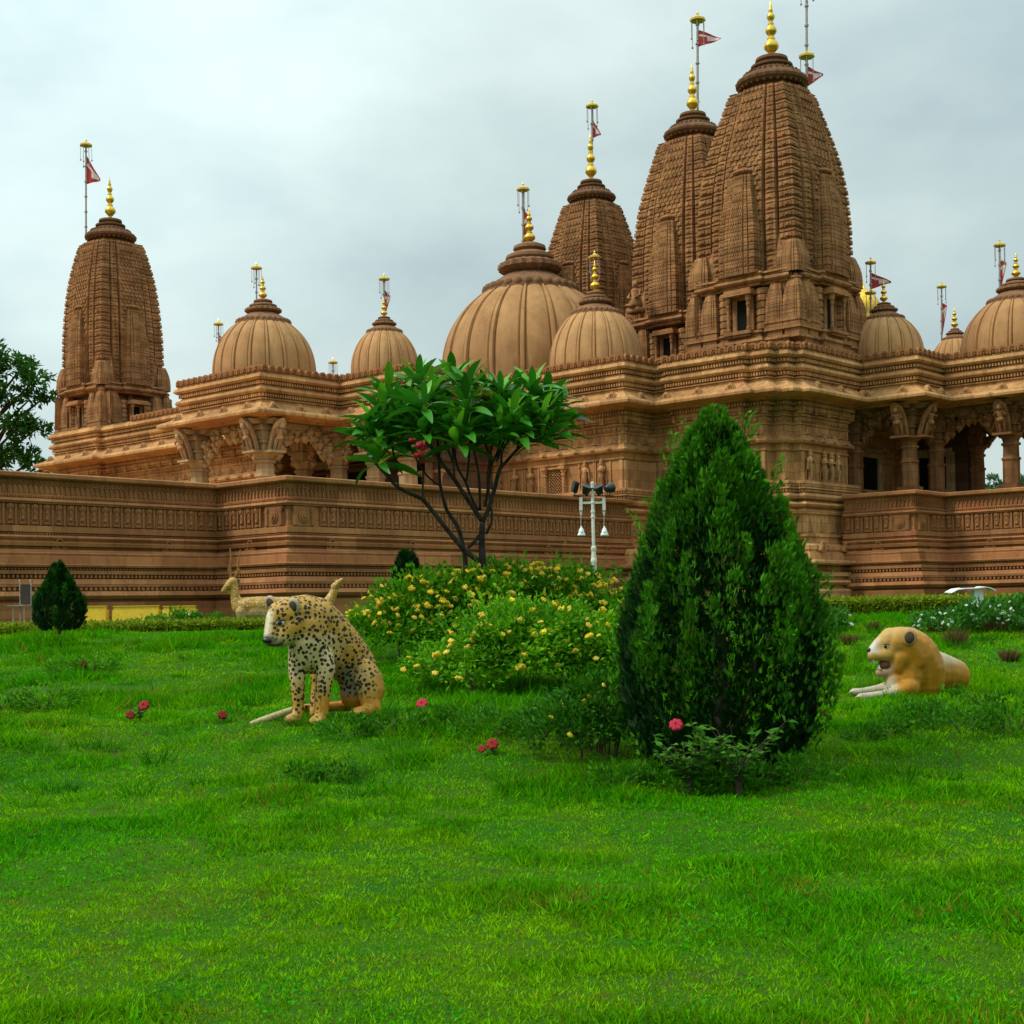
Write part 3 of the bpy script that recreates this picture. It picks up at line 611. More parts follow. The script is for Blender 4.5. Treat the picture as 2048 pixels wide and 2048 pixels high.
def spire(a, b, zb, k=1.0, ped=True, hk=1.0, prof=PROF_A):
    """pedestal ring, curved body, half-spires on each face, crown and finial; k scales the width, hk the height"""
    H = 6.75 * hk; hw = 1.98 * k; BTOP[0] = prof; top = prof[-1][1]
    m = MB(); spire_body(m, H, hw, 19); o = link('spire', m.mesh('spire', SPIRE), temple, loc=(a, b, zb))
    m = MB(); cr = hw * 0.72 * (top / 0.55) ** 0.6; zt = spire_crown(m, H, cr); m.build('ring_crown', CROWN, o); zt = H + 1.2 * cr * 0.78
    finial(o, (0, 0), zt, 2.1 * max(k, .97), 0.27 * max(k, .92))
    for q in range(4):
        c, s = math.cos(q * PI / 2), math.sin(q * PI / 2)
        def P(x, y): return (x * c - y * s, x * s + y * c)
        def put(nm, me, x, y, z, sc): p = P(x, y); link(nm, me, o, loc=(p[0], p[1], z), rz=q * PI / 2, sc=sc)
        put('half_spire', HALF_A, 0, -1.80 * k, -.05, (k, k, hk)); put('half_spire', HALF_B, 0, -2.02 * k, -.05, (k, k, hk))
        for x in (-1.3, 1.3): put('half_spire', HALF_B, x * k, -1.6 * k, -.05, (k * .8, k * .8, hk * .75))
        put('half_spire', CORN, -1.80 * k, -1.80 * k, -.15, (k, k, 1)); put('pediment', PEDI, 0, -2.2 * k, -.05, k * .85)
        if ped:
            kp = k * .87; put('niche', NICHE, 0, -2.42 * kp, -1.95, 1.05 * kp * 1.1)
            for x in (-2.28, -1.52, 0.92 * 0, 1.52):
                if x: put('mini_spire', KUTA, x * kp, -2.28 * kp, -1.72, (kp * 1.05, kp * 1.05, 1.05))
            for x in (-.86, .86): put('pier', PIER, x * kp, -2.3 * kp, -1.95, k)
    if ped:
        base = [(-2.55, -2.1), (-2.1, -2.1), (-2.1, -2.55), (-1.0, -2.55), (-1.0, -2.75), (1.0, -2.75), (1.0, -2.55), (2.1, -2.55), (2.1, -2.1), (2.55, -2.1)]; pl = []
        for q in range(4):
            c, s = math.cos(q * PI / 2), math.sin(q * PI / 2); kp = k * .87; pl += [(x * kp * c - y * kp * s, x * kp * s + y * kp * c) for x, y in base[:-1]]
        m = MB(); sweep(m, pl, [(-.55, .06), (-.12, .04), (.02, 0), (.05, -.07), (-.03, -.1), (-.03, -.16), (.07, -.2), (.1, -.28), (.04, -.34), (-.08, -.36), (-.08, -.44), (-.6, -.46)], True)
        sweep(m, pl, [(-.6, -.46), (-.62, -1.9), (-.2, -1.95), (-.05, -1.98), (.02, -2.06), (-.06, -2.12), (-.06, -2.2), (.04, -2.26), (.08, -2.36), (.0, -2.42), (.0, -2.5), (.08, -2.54), (.08, -2.62), (-.05, -2.66), (-.25, -3.2)], True)
        m.build('pedestal', SPIRE, o)
def pier_mesh():
    m = MB()
    for i in range(6): m.lathe([(.25, i * .24), (.27, i * .24 + .03), (.27, i * .24 + .19), (.24, i * .24 + .22)], (0, 0), 12)
    return m.mesh('pier', SPIRE)
PIER = pier_mesh()
spire(2.87, 6.05, 11.32); spire(-2.6, 9.0, 11.3, 0.91, True, 1.035); spire(-7.9, 9.1, 11.2, 0.80, True, 0.85); spire(-28.4, -1.1, 10.6, 0.84, True, 0.99, PROF_B); BTOP[0] = PROF_A
link('seated_figure', SEAT, temple, loc=(-3.4, 6.1, 11.3), sc=1.1)
# gilt canopy behind the near spire
m = MB(); m.lathe([(.5, 0), (.62, .05), (.62, .12), (.55, .2), (.68, .45), (.62, .85), (.4, 1.2), (.12, 1.42), (.05, 1.5), (.0, 1.75)], (0, 0), 24, .03, 1)
for i in range(4): m.tube([(.4 * math.cos(i * PI / 2 + .7), .4 * math.sin(i * PI / 2 + .7), -1.1), (.4 * math.cos(i * PI / 2 + .7), .4 * math.sin(i * PI / 2 + .7), .05)], .07, 6)
cp = m.build('gilt_canopy', GOLD, temple, True); cp.location = (0.95, 16.0, 11.6); finial(temple, (1.0, 14.6), 10.6, 2.0, 0.33)
m = MB(); m.lathe([(1.0, -2.0), (1.0, 0), (.8, .25), (.85, .35), (.6, .55)], (0, 0), 20); cp2 = m.build('drum', CROWN, temple); cp2.location = (1.0, 14.6, 10.05)

# pavilion columns, bracket figures, hanging leaf arches, doors
def column_mesh(mat, k):
    m = MB(); m.box(-.26, .26, -.26, .26, 2.3, 2.75); m.box(-.22, .22, -.22, .22, 2.75, 3.75); m.box(-.25, .25, -.25, .25, 3.75, 3.83)
    for s in ((0, -1), (1, 0), (0, 1), (-1, 0)):
        for z in (2.85, 3.3): m.obox((s[0] * .22, s[1] * .22), (s[1], s[0]), .13, s, .03, z, z + .36)
    m.lathe([(.22, 3.83), (.22, 4.35), (.25, 4.38), (.25, 4.44), (.21, 4.47), (.2, 4.85), (.25, 4.88), (.25, 4.95), (.2, 4.98), (.23, 5.1), (.3, 5.18), (.3, 5.26)], (0, 0), 8, ph=PI / 8)
    m.box(-.21, .21, -.21, .21, 5.26, 6.1); m.box(-.26, .26, -.26, .26, 5.55, 5.62); m.box(-.27, .27, -.27, .27, 6.0, 6.1)
    m.box(-.30, .30, -.30, .30, 6.1, 6.2); m.box(-.55, .55, -.2, .2, 6.2, 6.45, -.15, 0); m.box(-.2, .2, -.55, .55, 6.21, 6.46, 0, -.15); m.box(-.30, .30, -.30, .30, 6.4, 6.62)
    for s in ((0, -1), (1, 0), (0, 1), (-1, 0)): m.obox((s[0] * .20, s[1] * .20), (s[1], s[0]), .10, s, .04, 5.68, 5.95)
    m.v = [(x * (k if z < 6.15 else 1.3), y * (k if z < 6.15 else 1.3), min(6.83, z + .45 * max(0, min(1, (z - 3.76) / .2)))) for x, y, z in m.v]
    return m.mesh('column', mat)
def bracket_mesh(mat, k):
    """leaning arched slab with a standing figure, local -y is outward"""
    m = MB(); v = []; pts = []
    for i in range(13):
        t = i / 12; z = 5.12 + 1.42 * t; y = -.30 - .42 * t ** 1.5; w = .16 * (1 if t < .7 else math.sqrt(max(0, 1 - ((t - .7) / .31) ** 2)))
        pts.append((w, y, z))
    for w, y, z in pts: v += [(-w, y - .03, z), (w, y - .03, z), (w, y + .08, z), (-w, y + .08, z)]
    f = []
    for i in range(12):
        for k in range(4): a, b = i * 4 + k, i * 4 + (k + 1) % 4; f.append((a, b, b + 4, a + 4))
    m.add(v, f + [(0, 3, 2, 1), (48, 49, 50, 51)]); m.box(-.24, .24, -.5, -.1, 5.02, 5.12)
    def y(z): t = (z - 5.12) / 1.42; return -.33 - .42 * t ** 1.5
    for s in (-1, 1):
        m.tube([(s * .05, y(5.15) - .06, 5.14), (s * .06, y(5.4) - .09, 5.4), (s * .045, y(5.65) - .07, 5.65)], [.035, .045, .06], 6)
        m.tube([(s * .09, y(6.05) - .08, 6.03), (s * .16, y(5.9) - .12, 5.86), (s * .05, y(6.0) - .18, 5.98)], [.03, .028, .022], 5); m.tube([(s * .16, y(5.2), 5.14), (s * .17, y(5.8), 5.8), (s * .14, y(6.3), 6.35)], .02, 4)
    m.lathe([(.09, 5.6), (.11, 5.68), (.07, 5.8), (.10, 5.98), (.1, 6.05), (.04, 6.09)], (0, y(5.85) - .07), 8); m.ball((0, y(6.17) - .08, 6.17), (.065, .065, .08), 7, 5); m.lathe([(.06, 6.22), (.03, 6.33), (0, 6.36)], (0, y(6.2) - .08), 6)
    m.v = [(x * 1.4, y * 1.2 - .10 * (k - 1) + .05, 5.64 + (z - 5.02) * .77) for x, y, z in m.v]
    return m.mesh('bracket_figure', mat, False)
def toran(p0, p1, mat, z0=5.55, z1=6.55, dense=2):
    """cusped arch of hanging leaf clusters between two columns"""
    m = MB(); L_ = math.hypot(p1[0] - p0[0], p1[1] - p0[1]); t = ((p1[0] - p0[0]) / L_, (p1[1] - p0[1]) / L_); r = random.Random(int(L_ * 100))
    cl = lambda s, z, k: (m.lathe([(0, z - .17 * k), (.09 * k, z - .08 * k), (.15 * k, z + .0), (.09 * k, z + .08 * k), (.05 * k, z + .16 * k)], (p0[0] + t[0] * s, p0[1] + t[1] * s), 6, .12, 1, cap=False, ph=r.random()))
    n = max(7, int(L_ / 0.24)); nx, ny = t[1], -t[0]
    for j in range(dense + 2):
        for i in range(n + 1):
            q = i / n; s = .30 + (L_ - .60) * q + r.uniform(-.05, .05); arch = z0 + (z1 - z0) * (1 - abs(2 * q - 1) ** 1.5) - .20 * abs(math.sin(q * PI * 3)); z = arch + j * .20 + r.uniform(-.04, .04)
            if z > 6.72: continue
            k = r.uniform(.85, 1.25); o = r.uniform(-.14, .14); c = (p0[0] + t[0] * s + nx * o, p0[1] + t[1] * s + ny * o)
            m.lathe([(0, z - .19 * k), (.05 * k, z - .13 * k), (.13 * k, z - .04 * k), (.14 * k, z + .02 * k), (.07 * k, z + .05 * k), (.10 * k, z + .10 * k), (.03 * k, z + .17 * k)], c, 7, .16, 1, cap=False, ph=r.random())
    up = z1 + .1; m.obox(((p0[0] + p1[0]) / 2, (p0[1] + p1[1]) / 2), t, L_ / 2 - .1, (t[1], -t[0]), .05, up - .05, 6.83)
    return m.build('leaf_arch', mat, temple)
CPALE, CDARK = column_mesh(PORCH, 1.6), column_mesh(SPIRE, 1.3); BPALE, BDARK = bracket_mesh(PORCH, 1.6), bracket_mesh(SPIRE, 1.3)
def column(a, b, me, br, dirs):
    o = link('column', me, temple, loc=(a, b, 0))
    for d in dirs: link('bracket_figure', br, o, rz={'f': 0, 'r': PI / 2, 'b': PI, 'l': -PI / 2}[d])
PC = [(-14.2, -6.5, 'fl'), (-10.3, -6.5, 'fr'), (-10.3, -3.1, ''), (-8.4, -3.0, 'f'), (-6.7, -3.0, 'fr'), (-14.2, -3.1, ''), (-12.3, -3.1, '')]
for a, b, d in PC: column(a, b, CPALE, BPALE, d)
for p, q in (((-14.2, -6.5), (-10.3, -6.5)), ((-10.3, -6.5), (-10.3, -3.1)), ((-10.3, -3.1), (-8.4, -3.0)), ((-8.4, -3.0), (-6.7, -3.0)), ((-14.2, -3.1), (-12.3, -3.1)), ((-12.3, -3.1), (-10.3, -3.1))): toran(p, q, PORCH)
RC = [(6.85, 8.05, 'fr'), (6.85, 10.1, ''), (9.6, 10.1, 'f'), (7.1, 12.9, ''), (9.6, 12.9, ''), (12.6, 10.1, 'f'), (12.4, 12.9, ''), (4.75, 8.05, ''), (9.6, 15.6, ''), (12.4, 15.6, '')]
for a, b, d in RC: column(a, b, CDARK, BDARK, d)
for p, q in (((4.75, 8.05), (6.85, 8.05)), ((6.85, 8.05), (6.85, 10.1)), ((6.85, 10.1), (9.6, 10.1)), ((9.6, 10.1), (12.6, 10.1)), ((7.1, 12.9), (9.6, 12.9)), ((9.6, 12.9), (12.4, 12.9))): toran(p, q, SPIRE, 5.75, 6.5, 2)
m = MB(); m.box(-14.6, -6.3, -6.9, -1.4, 2.1, 2.35); m.box(3.9, 22, 8.6, 17, 2.1, 2.35); m.box(4.5, 7.6, 7.3, 8.59, 2.1, 2.35); m.build('floor', TAN, temple)
def door(a, b, w, z0, z1, rz=0.0):
    m = MB(); m.box(-w / 2, w / 2, -.02, .0, z0, z1); o = m.build('door', DARK, temple); o.location = (a, b, 0); o.rotation_euler = (0, 0, rz)
    m = MB()
    for s in (-1, 1): m.box(s * (w / 2 + .08) - .08, s * (w / 2 + .08) + .08, -.1, .03, z0, z1); m.box(s * (w / 2 + .24) - .06, s * (w / 2 + .24) + .06, -.06, .03, z0, z1 + .15)
    m.box(-w / 2 - .3, w / 2 + .3, -.12, .03, z1 + .0, z1 + .14); m.box(-w / 2 - .2, w / 2 + .2, -.1, .03, z1 + .14, z1 + .3); m.build('frame', PORCH, o)
door(-14.2 + .9, -1.56, 1.15, 2.35, 5.6); door(-10.9, -1.56, 1.25, 2.35, 5.75); door(-7.75, -1.56, 1.05, 2.35, 5.6)
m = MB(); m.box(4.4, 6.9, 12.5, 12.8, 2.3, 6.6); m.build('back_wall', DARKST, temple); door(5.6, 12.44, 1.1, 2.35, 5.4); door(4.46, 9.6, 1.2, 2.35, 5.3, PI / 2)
# carved side shrine seen through the open pavilion
m = MB(); m.box(9.3, 11.2, 17.5, 18.2, 2.3, 3.4); m.box(9.1, 11.4, 17.3, 18.4, 3.4, 3.55); m.box(9.4, 11.1, 17.5, 18.2, 3.55, 4.3); m.box(9.1, 11.4, 17.3, 18.4, 4.3, 4.45); m.box(9.3, 11.2, 17.4, 18.3, 4.45, 4.8); m.box(9.6, 10.9, 17.5, 18.2, 4.8, 5.3, .6)
m.build('side_shrine', TAN, temple)

# ------------------------------------------------------------------ carved terrace walls in front
ter_prof = [(0.62, -0.4), (0.62, 0.2), (0.66, 0.38), (0.50, 0.41), (0.50, 0.44), (0.64, 0.48), (0.72, 0.56), (0.64, 0.66), (0.50, 0.69), (0.50, 0.77), (0.60, 0.79), (0.60, 0.86), (0.52, 0.98), (0.34, 1.0), (0.34, 1.09), (0.50, 1.11), (0.50, 1.2), (0.42, 1.22), (0.42, 1.27), (0.54, 1.29), (0.56, 1.34), (0.40, 1.37),
            (0.38, 1.56), (0.30, 1.58), (0.32, 1.64), (0.22, 1.74), (0.14, 1.76), (0.14, 1.81), (0.26, 1.83), (0.28, 1.92), (0.16, 1.95), (0.16, 1.98), (0.20, 2.0), (0.24, 2.05), (0.20, 2.1), (0.10, 2.12), (0.10, 2.16), (0.18, 2.18), (0.18, 2.33), (0.06, 2.35), (0.06, 2.88), (0.16, 2.9), (0.2, 2.96), (0.16, 3.02), (0.10, 3.04), (0.10, 3.12), (0.04, 3.14), (0.04, 3.50), (0.2, 3.53), (0.24, 3.56), (0.24, 3.65), (0.18, 3.68), (-0.25, 3.70), (-0.35, 3.65), (-0.35, 2.2)]
def balust_mesh():
    """carved slab with a capped pendant and a pot"""
    m = MB(); m.box(-.145, .145, -.03, .02, 0, .52); m.box(.085, .15, -.07, .02, 0, .52); m.box(-.13, .05, -.085, -.02, .40, .50); m.box(-.09, .01, -.10, -.02, .44, .52); m.box(-.075, .0, -.075, -.02, .2, .40); m.box(-.11, -.09, -.06, -.02, .1, .4)
    m.ball((-.04, -.06, .16), (.06, .045, .055), 6, 4); m.box(-.12, .06, -.07, -.02, 0.02, .08); m.ball((-.04, -.07, .30), .03, 5, 3); m.box(.005, .03, -.06, -.02, .22, .40)
    return m.mesh('carved_panel', REDST)
BAL = balust_mesh()
def corner_mesh():
    m = MB(); m.box(-.36, .36, -.075, .02, 0, .53); m.lathe([(.19, 0), (.19, .0)], (0, 0), 3) if 0 else None
    for r, d in ((.19, .10), (.13, .13), (.06, .16)):
        v = [(r * math.cos(2 * PI * i / 14), -d, .27 + r * math.sin(2 * PI * i / 14)) for i in range(14)]; w = [(x, -.06, z) for x, y, z in v]
        m.add(v + w, [tuple(range(14))] + [(i, (i + 1) % 14, 14 + (i + 1) % 14, 14 + i) for i in range(14)])
    for s in (-1, 1): m.box(s * .29 - .05, s * .29 + .05, -.11, 0, .02, .5); m.box(s * .29 - .07, s * .29 + .07, -.12, 0, .38, .44)
    return m.mesh('medallion_panel', REDST)
CPN = corner_mesh()
def terrace(name, label, pl, corner=None, skip=None):
    root = empty(name, (TO[0], TO[1], 0), TA, label, 'terrace wall')
    m = MB(); sweep(m, pl, ter_prof); w = m.build('wall', REDST, root)
    m = MB(); dentils(m, pl, 0.56, .70, .77, .14, .5, .05); dentils(m, pl, 0.42, 1.02, 1.09, .12, .5, .06); dentils(m, pl, 0.46, 1.225, 1.265, .09, .5, .04); dentils(m, pl, 0.13, 2.125, 2.155, .08, .5, .04); dentils(m, pl, .13, 3.05, 3.1, .07, .5, .03)
    m.build('dentil', REDST, w, kind='stuff')
    m = MB()                                          # chain frieze: little forked drops under a beaded line
    for x, y, t, n, st in along(pl, 0.05, 0.145):
        for s in (-1, 1):
            p0 = (x + t[0] * s * st * .38, y + t[1] * s * st * .38); p1 = (x, y)
            m.tube([(p0[0] + n[0] * .01, p0[1] + n[1] * .01, 3.40), (p1[0] + n[0] * .02, p1[1] + n[1] * .02, 3.29), (p1[0] + n[0] * .02, p1[1] + n[1] * .02, 3.19)], .02, 4)
        m.ball((x + n[0] * .01, y + n[1] * .01, 3.44), .035, 5, 3); m.ball((x + n[0] * .02, y + n[1] * .02, 3.19), .03, 5, 3)
    m.build('frieze', REDST, w, kind='stuff')
    for x, y, t, n, st in along(pl, 0.08, 0.335, 0.06):
        if corner and math.hypot(x - corner[0], y - corner[1]) < .86: continue
        link('carved_panel', BAL, root, loc=(x, y, 2.355), rz=math.atan2(t[1], t[0]), sc=(st / .335, 1, 1))
    for x, y, t, n, st in along(pl, 0.16, 3.3):
        link('carved_motif', GRR, root, loc=(x, y, 1.73), rz=math.atan2(t[1], t[0]))
    if corner:
        o = 0.07
        for dx, dy, r in ((-.42, -o, 0), (o, .42, PI / 2)):
            link('medallion_panel', CPN, root, loc=(corner[0] + dx, corner[1] + dy, 2.35), rz=r)
    return root
terrace('terrace_wall', 'long red sandstone wall with carved panels behind the leopard and the deer', [(-3.1, -40.0), (-3.1, -13.75), (-0.15, -13.75), (-0.15, 1.2)][0:] if 0 else [(-3.2, -40.0), (-3.2, -13.75), (-0.1, -13.75), (-0.1, 1.15)], (-0.1, -13.75))
terrace('terrace_wall', 'red sandstone terrace wall under the open pavilion, right of the big conifer', [(5.6, 5.75), (8.1, 5.75), (8.1, 7.95), (24, 7.95)], (8.1, 5.75))
m = MB(); m.add([(x, y, 2.15) for x, y in ((-3.3, -40), (-3.3, -13.6), (-0.2, -13.6), (-0.2, 1.3), (-40, 1.3), (-40, -40))], [tuple(range(6))]); m.build('terrace_floor', TAN, bpy.data.objects['terrace_wall'])

# ------------------------------------------------------------------ flagpoles with gilt canopies
def at(u, v, d):
    """point at distance d seen at photo pixel (u, v) of 2048"""
    x = (u - 1024) - (v - 1219) * 0.0192; y = (v - 1219) + (u - 1024) * 0.0192
    return Vector((x * d / 2862, d, -y * d / 2862))
def canopy_mesh():
    m = MB(); m.lathe([(.24, .02), (.29, .04), (.29, .11), (.20, .15), (.09, .21), (.04, .27), (.05, .31), (.0, .40)], (0, 0), 8)
    return m.mesh('canopy', GOLD)
def drops_mesh():
    m = MB()
    for i in range(6):
        a = PI * i / 3 + .3; l = .62 + .12 * (i % 3); c = (.25 * math.cos(a), .25 * math.sin(a)); m.tube([(*c, 0), (*c, -l)], .012, 4); m.ball((*c, -l), (.04, .04, .05), 6, 4)
    return m.mesh('bell_drop', STEEL)
CAN, DROP = canopy_mesh(), drops_mesh()
def flag_mesh(w, h, ph, fold):
    m = MB(); nx, ny = 10, 8; V = []
    for j in range(ny + 1):
        for i in range(nx + 1):
            s, t = i / nx, j / ny; ww = w * (1 - .0 * t); zz = -t * h * (1 - .93 * s) - s * fold
            V.append((s * ww, .10 * w * math.sin(s * 7 + ph + t) * s, zz))
    for j in range(ny):
        for i in range(nx):
            a = j * (nx + 1) + i; m.m = 0 if j in (0, 1, ny - 2, ny - 1) or (i < 4 and 3 <= j <= 5) or i == nx - 1 else 1
            m.add([V[a], V[a + 1], V[a + nx + 2], V[a + nx + 1]], [(0, 1, 2, 3)])
    return m.mesh('flag', [FLAGR, FLAGW])
def flagpole(label, u, vb, vt, d, s=1.0, flag=None, second=None):
    b = at(u, vb, d); t = at(u, vt, d); r = empty('flagpole', b, 0, label, 'flagpole', 'flagpoles on the temple roof'); h = t.z - b.z; q = (t.x - b.x) / h
    m = MB(); m.tube([(0, 0, -.25), (q * h, 0, h)], .045 * s, 6)
    for i in range(int(h / (.7 * s))): z = (i + .5) * .7 * s; m.lathe([(.075 * s, z), (.075 * s, z + .06)], (q * z, 0), 8)
    m.build('pole', STEEL, r)
    for hz in [h] + ([second] if second else []):
        link('canopy', CAN, r, loc=(q * hz, 0, hz - .3 * s), sc=s); link('bell_drop', DROP, r, loc=(q * hz, 0, hz - .3 * s), sc=s)
    if flag:
        w, hh, z, fold = flag; w *= 1.45; hh *= 1.4; fold *= 1.3; link('flag', flag_mesh(w, hh, u * .7, fold), r, loc=(q * z, 0, z), rz=random.uniform(-.3, .3))
flagpole('tall flagpole leaning beside the far left spire', 172, 470, 281, 66.5, 1.0, (.45, 1.0, 3.75, .9))
flagpole('flagpole with gilt canopy on the dome of the left porch', 513, 600, 528, 53.2, .72)
flagpole('small flagpole half hidden behind the left porch dome', 437, 705, 641, 58, .7, (.25, .3, .75, .3))
flagpole('small flagpole behind the parapet between the two left domes', 666, 755, 718, 57, .66)
flagpole('flagpole with furled red flag on the small dome left of the frangipani', 768, 632, 550, 53.6, .72, (.16, .75, 1.0, .2))
flagpole('flagpole with furled red flag on the largest dome', 1046, 500, 369, 58.8, .95, (.2, 1.3, 1.7, .3))
flagpole('gilt flagpole on the small dome in front of the largest dome', 1189, 585, 505, 52.7, .8, (.14, .7, .9, .2))
flagpole('flagpole on the rearmost small spire', 1184, 360, 203, 60.6, .95, (.25, .6, 2.6, .5))
flagpole('flagpole with open white and red flag on the middle spire', 1395, 225, 28, 57.0, 1.1, (.65, .5, 3.3, .35))
flagpole('tallest flagpole on the near big spire, its canopy above the frame', 1613, 190, -60, 51.2, 1.0, (.4, .55, 1.05, .25), 1.6)
flagpole('flagpole with two canopies and a streaming flag beside the right pavilion dome', 1741, 640, 517, 52.5, .72, (.5, .45, 1.75, .3), 1.15)
flagpole('flagpole with furled red flag beside the smallest dome on the right', 1883, 680, 566, 57, .7, (.14, 1.0, 1.5, .1))
flagpole('flagpole with furled red flag beside the dome at the right edge', 1999, 605, 482, 51.5, .75, (.16, .85, 1.55, .1))

def gat(u, v):
    """where the line of sight through photo pixel (u, v) meets the ground"""
    lo, hi = 4.0, 25.5
    for _ in range(40):
        m_ = (lo + hi) / 2; p = at(u, v, m_)
        if p.z > float(gz(p.x, p.y)): lo = m_
        else: hi = m_
    return at(u, v, lo)
# ------------------------------------------------------------------ painted animal statues
def chain_balls(m, ch, nu=12, nv=8):
    for i in range(len(ch)):
        p, r = ch[i]
        if i == 0: m.ball(p, r, nu, nv); continue
        p0, r0 = ch[i - 1]; d = (Vector(p) - Vector(p0)).length; n = max(1, int(d / (min(r, r0) * 0.22)))
        for j in range(1, n + 1):
            t = j / n; m.ball([a + (b - a) * t for a, b in zip(p0, p)], r0 + (r - r0) * t, nu, nv)
def blob(name, chains, vox, smooth, colfn, mat, parent):
    m = MB()
    for c in chains: chain_balls(m, c)
    o = link('tmp_' + name, m.mesh('tmp', mat)); md = o.modifiers.new('r', 'REMESH'); md.mode = 'VOXEL'; md.voxel_size = vox; md.use_smooth_shade = True
    s = o.modifiers.new('s', 'SMOOTH'); s.factor = 0.6; s.iterations = smooth
    dg = bpy.context.evaluated_depsgraph_get(); me = bpy.data.meshes.new_from_object(o.evaluated_get(dg)); bpy.data.objects.remove(o)
    me.name = name; me.materials.clear(); me.materials.append(mat); n = len(me.vertices)
    co = np.empty(n * 3, np.float32); me.vertices.foreach_get('co', co); co = co.reshape(-1, 3); no = np.empty(n * 3, np.float32)
    cc = np.ones((n, 4), np.float32); cc[:] = colfn(co); a = me.attributes.new('tint', 'FLOAT_COLOR', 'POINT'); a.data.foreach_set('color', cc.ravel())
    me.polygons.foreach_set('use_smooth', [True] * len(me.polygons)); me.update()
    return link(name, me, parent)
def statue_mat(name, spots=None, dots=None):
    m, t, p = mat_base(name, 0.5, 0.35)
    at_ = t.nodes.new('ShaderNodeAttribute'); at_.attribute_name = 'tint'; c = at_.outputs['Color']; ob = t.nodes.new('ShaderNodeTexCoord').outputs['Object']
    c = mixc(t, 1.0, c, ramp(t, noise(t, ob, 9, 5), 0.3, 0.7, (.82, .8, .76), (1.12, 1.1, 1.08)), 'MULTIPLY')
    if spots or dots:
        sc, th, col = spots or dots
        w = t.nodes.new('ShaderNodeVectorMath'); w.operation = 'ADD'; nz = nd(t, 'ShaderNodeTexNoise', Scale=sc * 1.2, Detail=2.0); t.links.new(ob, nz.inputs['Vector'])
        ss = t.nodes.new('ShaderNodeVectorMath'); ss.operation = 'SCALE'; ss.inputs['Scale'].default_value = 0.5 / sc; t.links.new(nz.outputs['Color'], ss.inputs[0])
        t.links.new(ob, w.inputs[0]); t.links.new(ss.outputs[0], w.inputs[1])
        vo = nd(t, 'ShaderNodeTexVoronoi', Scale=sc); vo.inputs['Randomness'].default_value = 0.75; t.links.new(w.outputs[0], vo.inputs['Vector'])
        f = ramp(t, vo.outputs['Distance'], th, th + 0.06, (1, 1, 1), (0, 0, 0)); f2 = t.nodes.new('ShaderNodeMath'); f2.operation = 'MULTIPLY'
        t.links.new(f, f2.inputs[0]); t.links.new(at_.outputs['Alpha'], f2.inputs[1]); c = mixc(t, f2.outputs[0], c, col)
    soil = ramp(t, noise(t, ob, 5, 6, .7), .62, .75); sf = t.nodes.new('ShaderNodeMath'); sf.operation = 'MULTIPLY'; sf.inputs[1].default_value = .35; t.links.new(soil, sf.inputs[0])
    c = mixc(t, sf.outputs[0], c, (.16, .10, .04)); t.links.new(c, p.inputs['Base Color'])
    b = nd(t, 'ShaderNodeBump', Strength=0.25, Distance=0.01); t.links.new(noise(t, ob, 40, 4), b.inputs['Height']); t.links.new(b.outputs[0], p.inputs['Normal'])
    return m
EYEW = plain('eye_white', (.6, .55, .45), .3, .5, 0, .05); EYEB = plain('eye_black', (.012, .009, .007), .15, .6); PINK = plain('mouth_pink', (.16, .05, .035), .5, .3)

# leopard: metres right of / behind / above a point between its front paws
LX, LY, LZ = 0, 0, 0
kL = 0.001013
def lp(x, y, d): return ((x - 890) * kL, d * kL, (1745 - y) * kL)
def lr(r): return r * kL
def LC(*a): return [(lp(x, y, d), lr(r)) for x, y, d, r in a]
leo = empty('leopard_statue', at(646, 1441, 14.0), 0, 'painted spotted leopard statue sitting upright on the lawn', 'leopard statue')
leo_ch = [
    LC((600, 715, -170, 145), (650, 700, -100, 165), (720, 720, -20, 195), (800, 780, 40, 220)),      # skull to neck
    LC((590, 700, -180, 135), (515, 690, -190, 105), (478, 770, -215, 92), (462, 860, -240, 84), (452, 925, -255, 80), (448, 955, -250, 66)),         # nose bridge and muzzle
    LC((625, 835, -170, 142), (565, 905, -220, 108), (520, 955, -235, 72)), LC((670, 790, -190, 100)), LC((500, 700, -120, 90)),
    LC((740, 690, 10, 168), (860, 730, 90, 178)), LC((760, 860, -10, 225), (770, 990, -20, 212), (770, 1090, -10, 190), (790, 1160, 20, 140)),
    LC((850, 760, 80, 200), (960, 900, 180, 215), (1060, 1060, 270, 225), (1150, 1220, 360, 225), (1210, 1380, 400, 215), (1200, 1500, 400, 200)),
    LC((880, 950, 90, 200), (970, 1100, 190, 185), (1060, 1230, 290, 165)),
    LC((1300, 1250, 150, 95), (1320, 1370, 160, 148), (1345, 1470, 150, 142), (1335, 1560, 110, 105), (1370, 1630, 70, 75)), LC((1390, 1650, 70, 62), (1290, 1660, 0, 58), (1215, 1670, -50, 52)),
    LC((900, 1130, -40, 112), (940, 1250, -60, 95), (915, 1400, -80, 82), (900, 1550, -95, 72), (895, 1660, -105, 66), (880, 1715, -125, 62)), LC((880, 1720, -120, 62), (830, 1735, -180, 50)),
    LC((680, 1120, -50, 112), (660, 1260, -70, 88), (665, 1400, -85, 72), (668, 1540, -95, 60), (670, 1640, -100, 56), (655, 1680, -120, 56)), LC((650, 1700, -120, 55), (590, 1712, -170, 44)),
    LC((830, 1300, 260, 90), (820, 1430, 230, 70), (800, 1560, 200, 60), (790, 1680, 150, 55)),
    LC((1150, 1640, 520, 60), (900, 1640, 420, 48), (640, 1640, 260, 42), (480, 1680, 140, 40), (330, 1725, 50, 38), (200, 1760, -10, 26)),
]
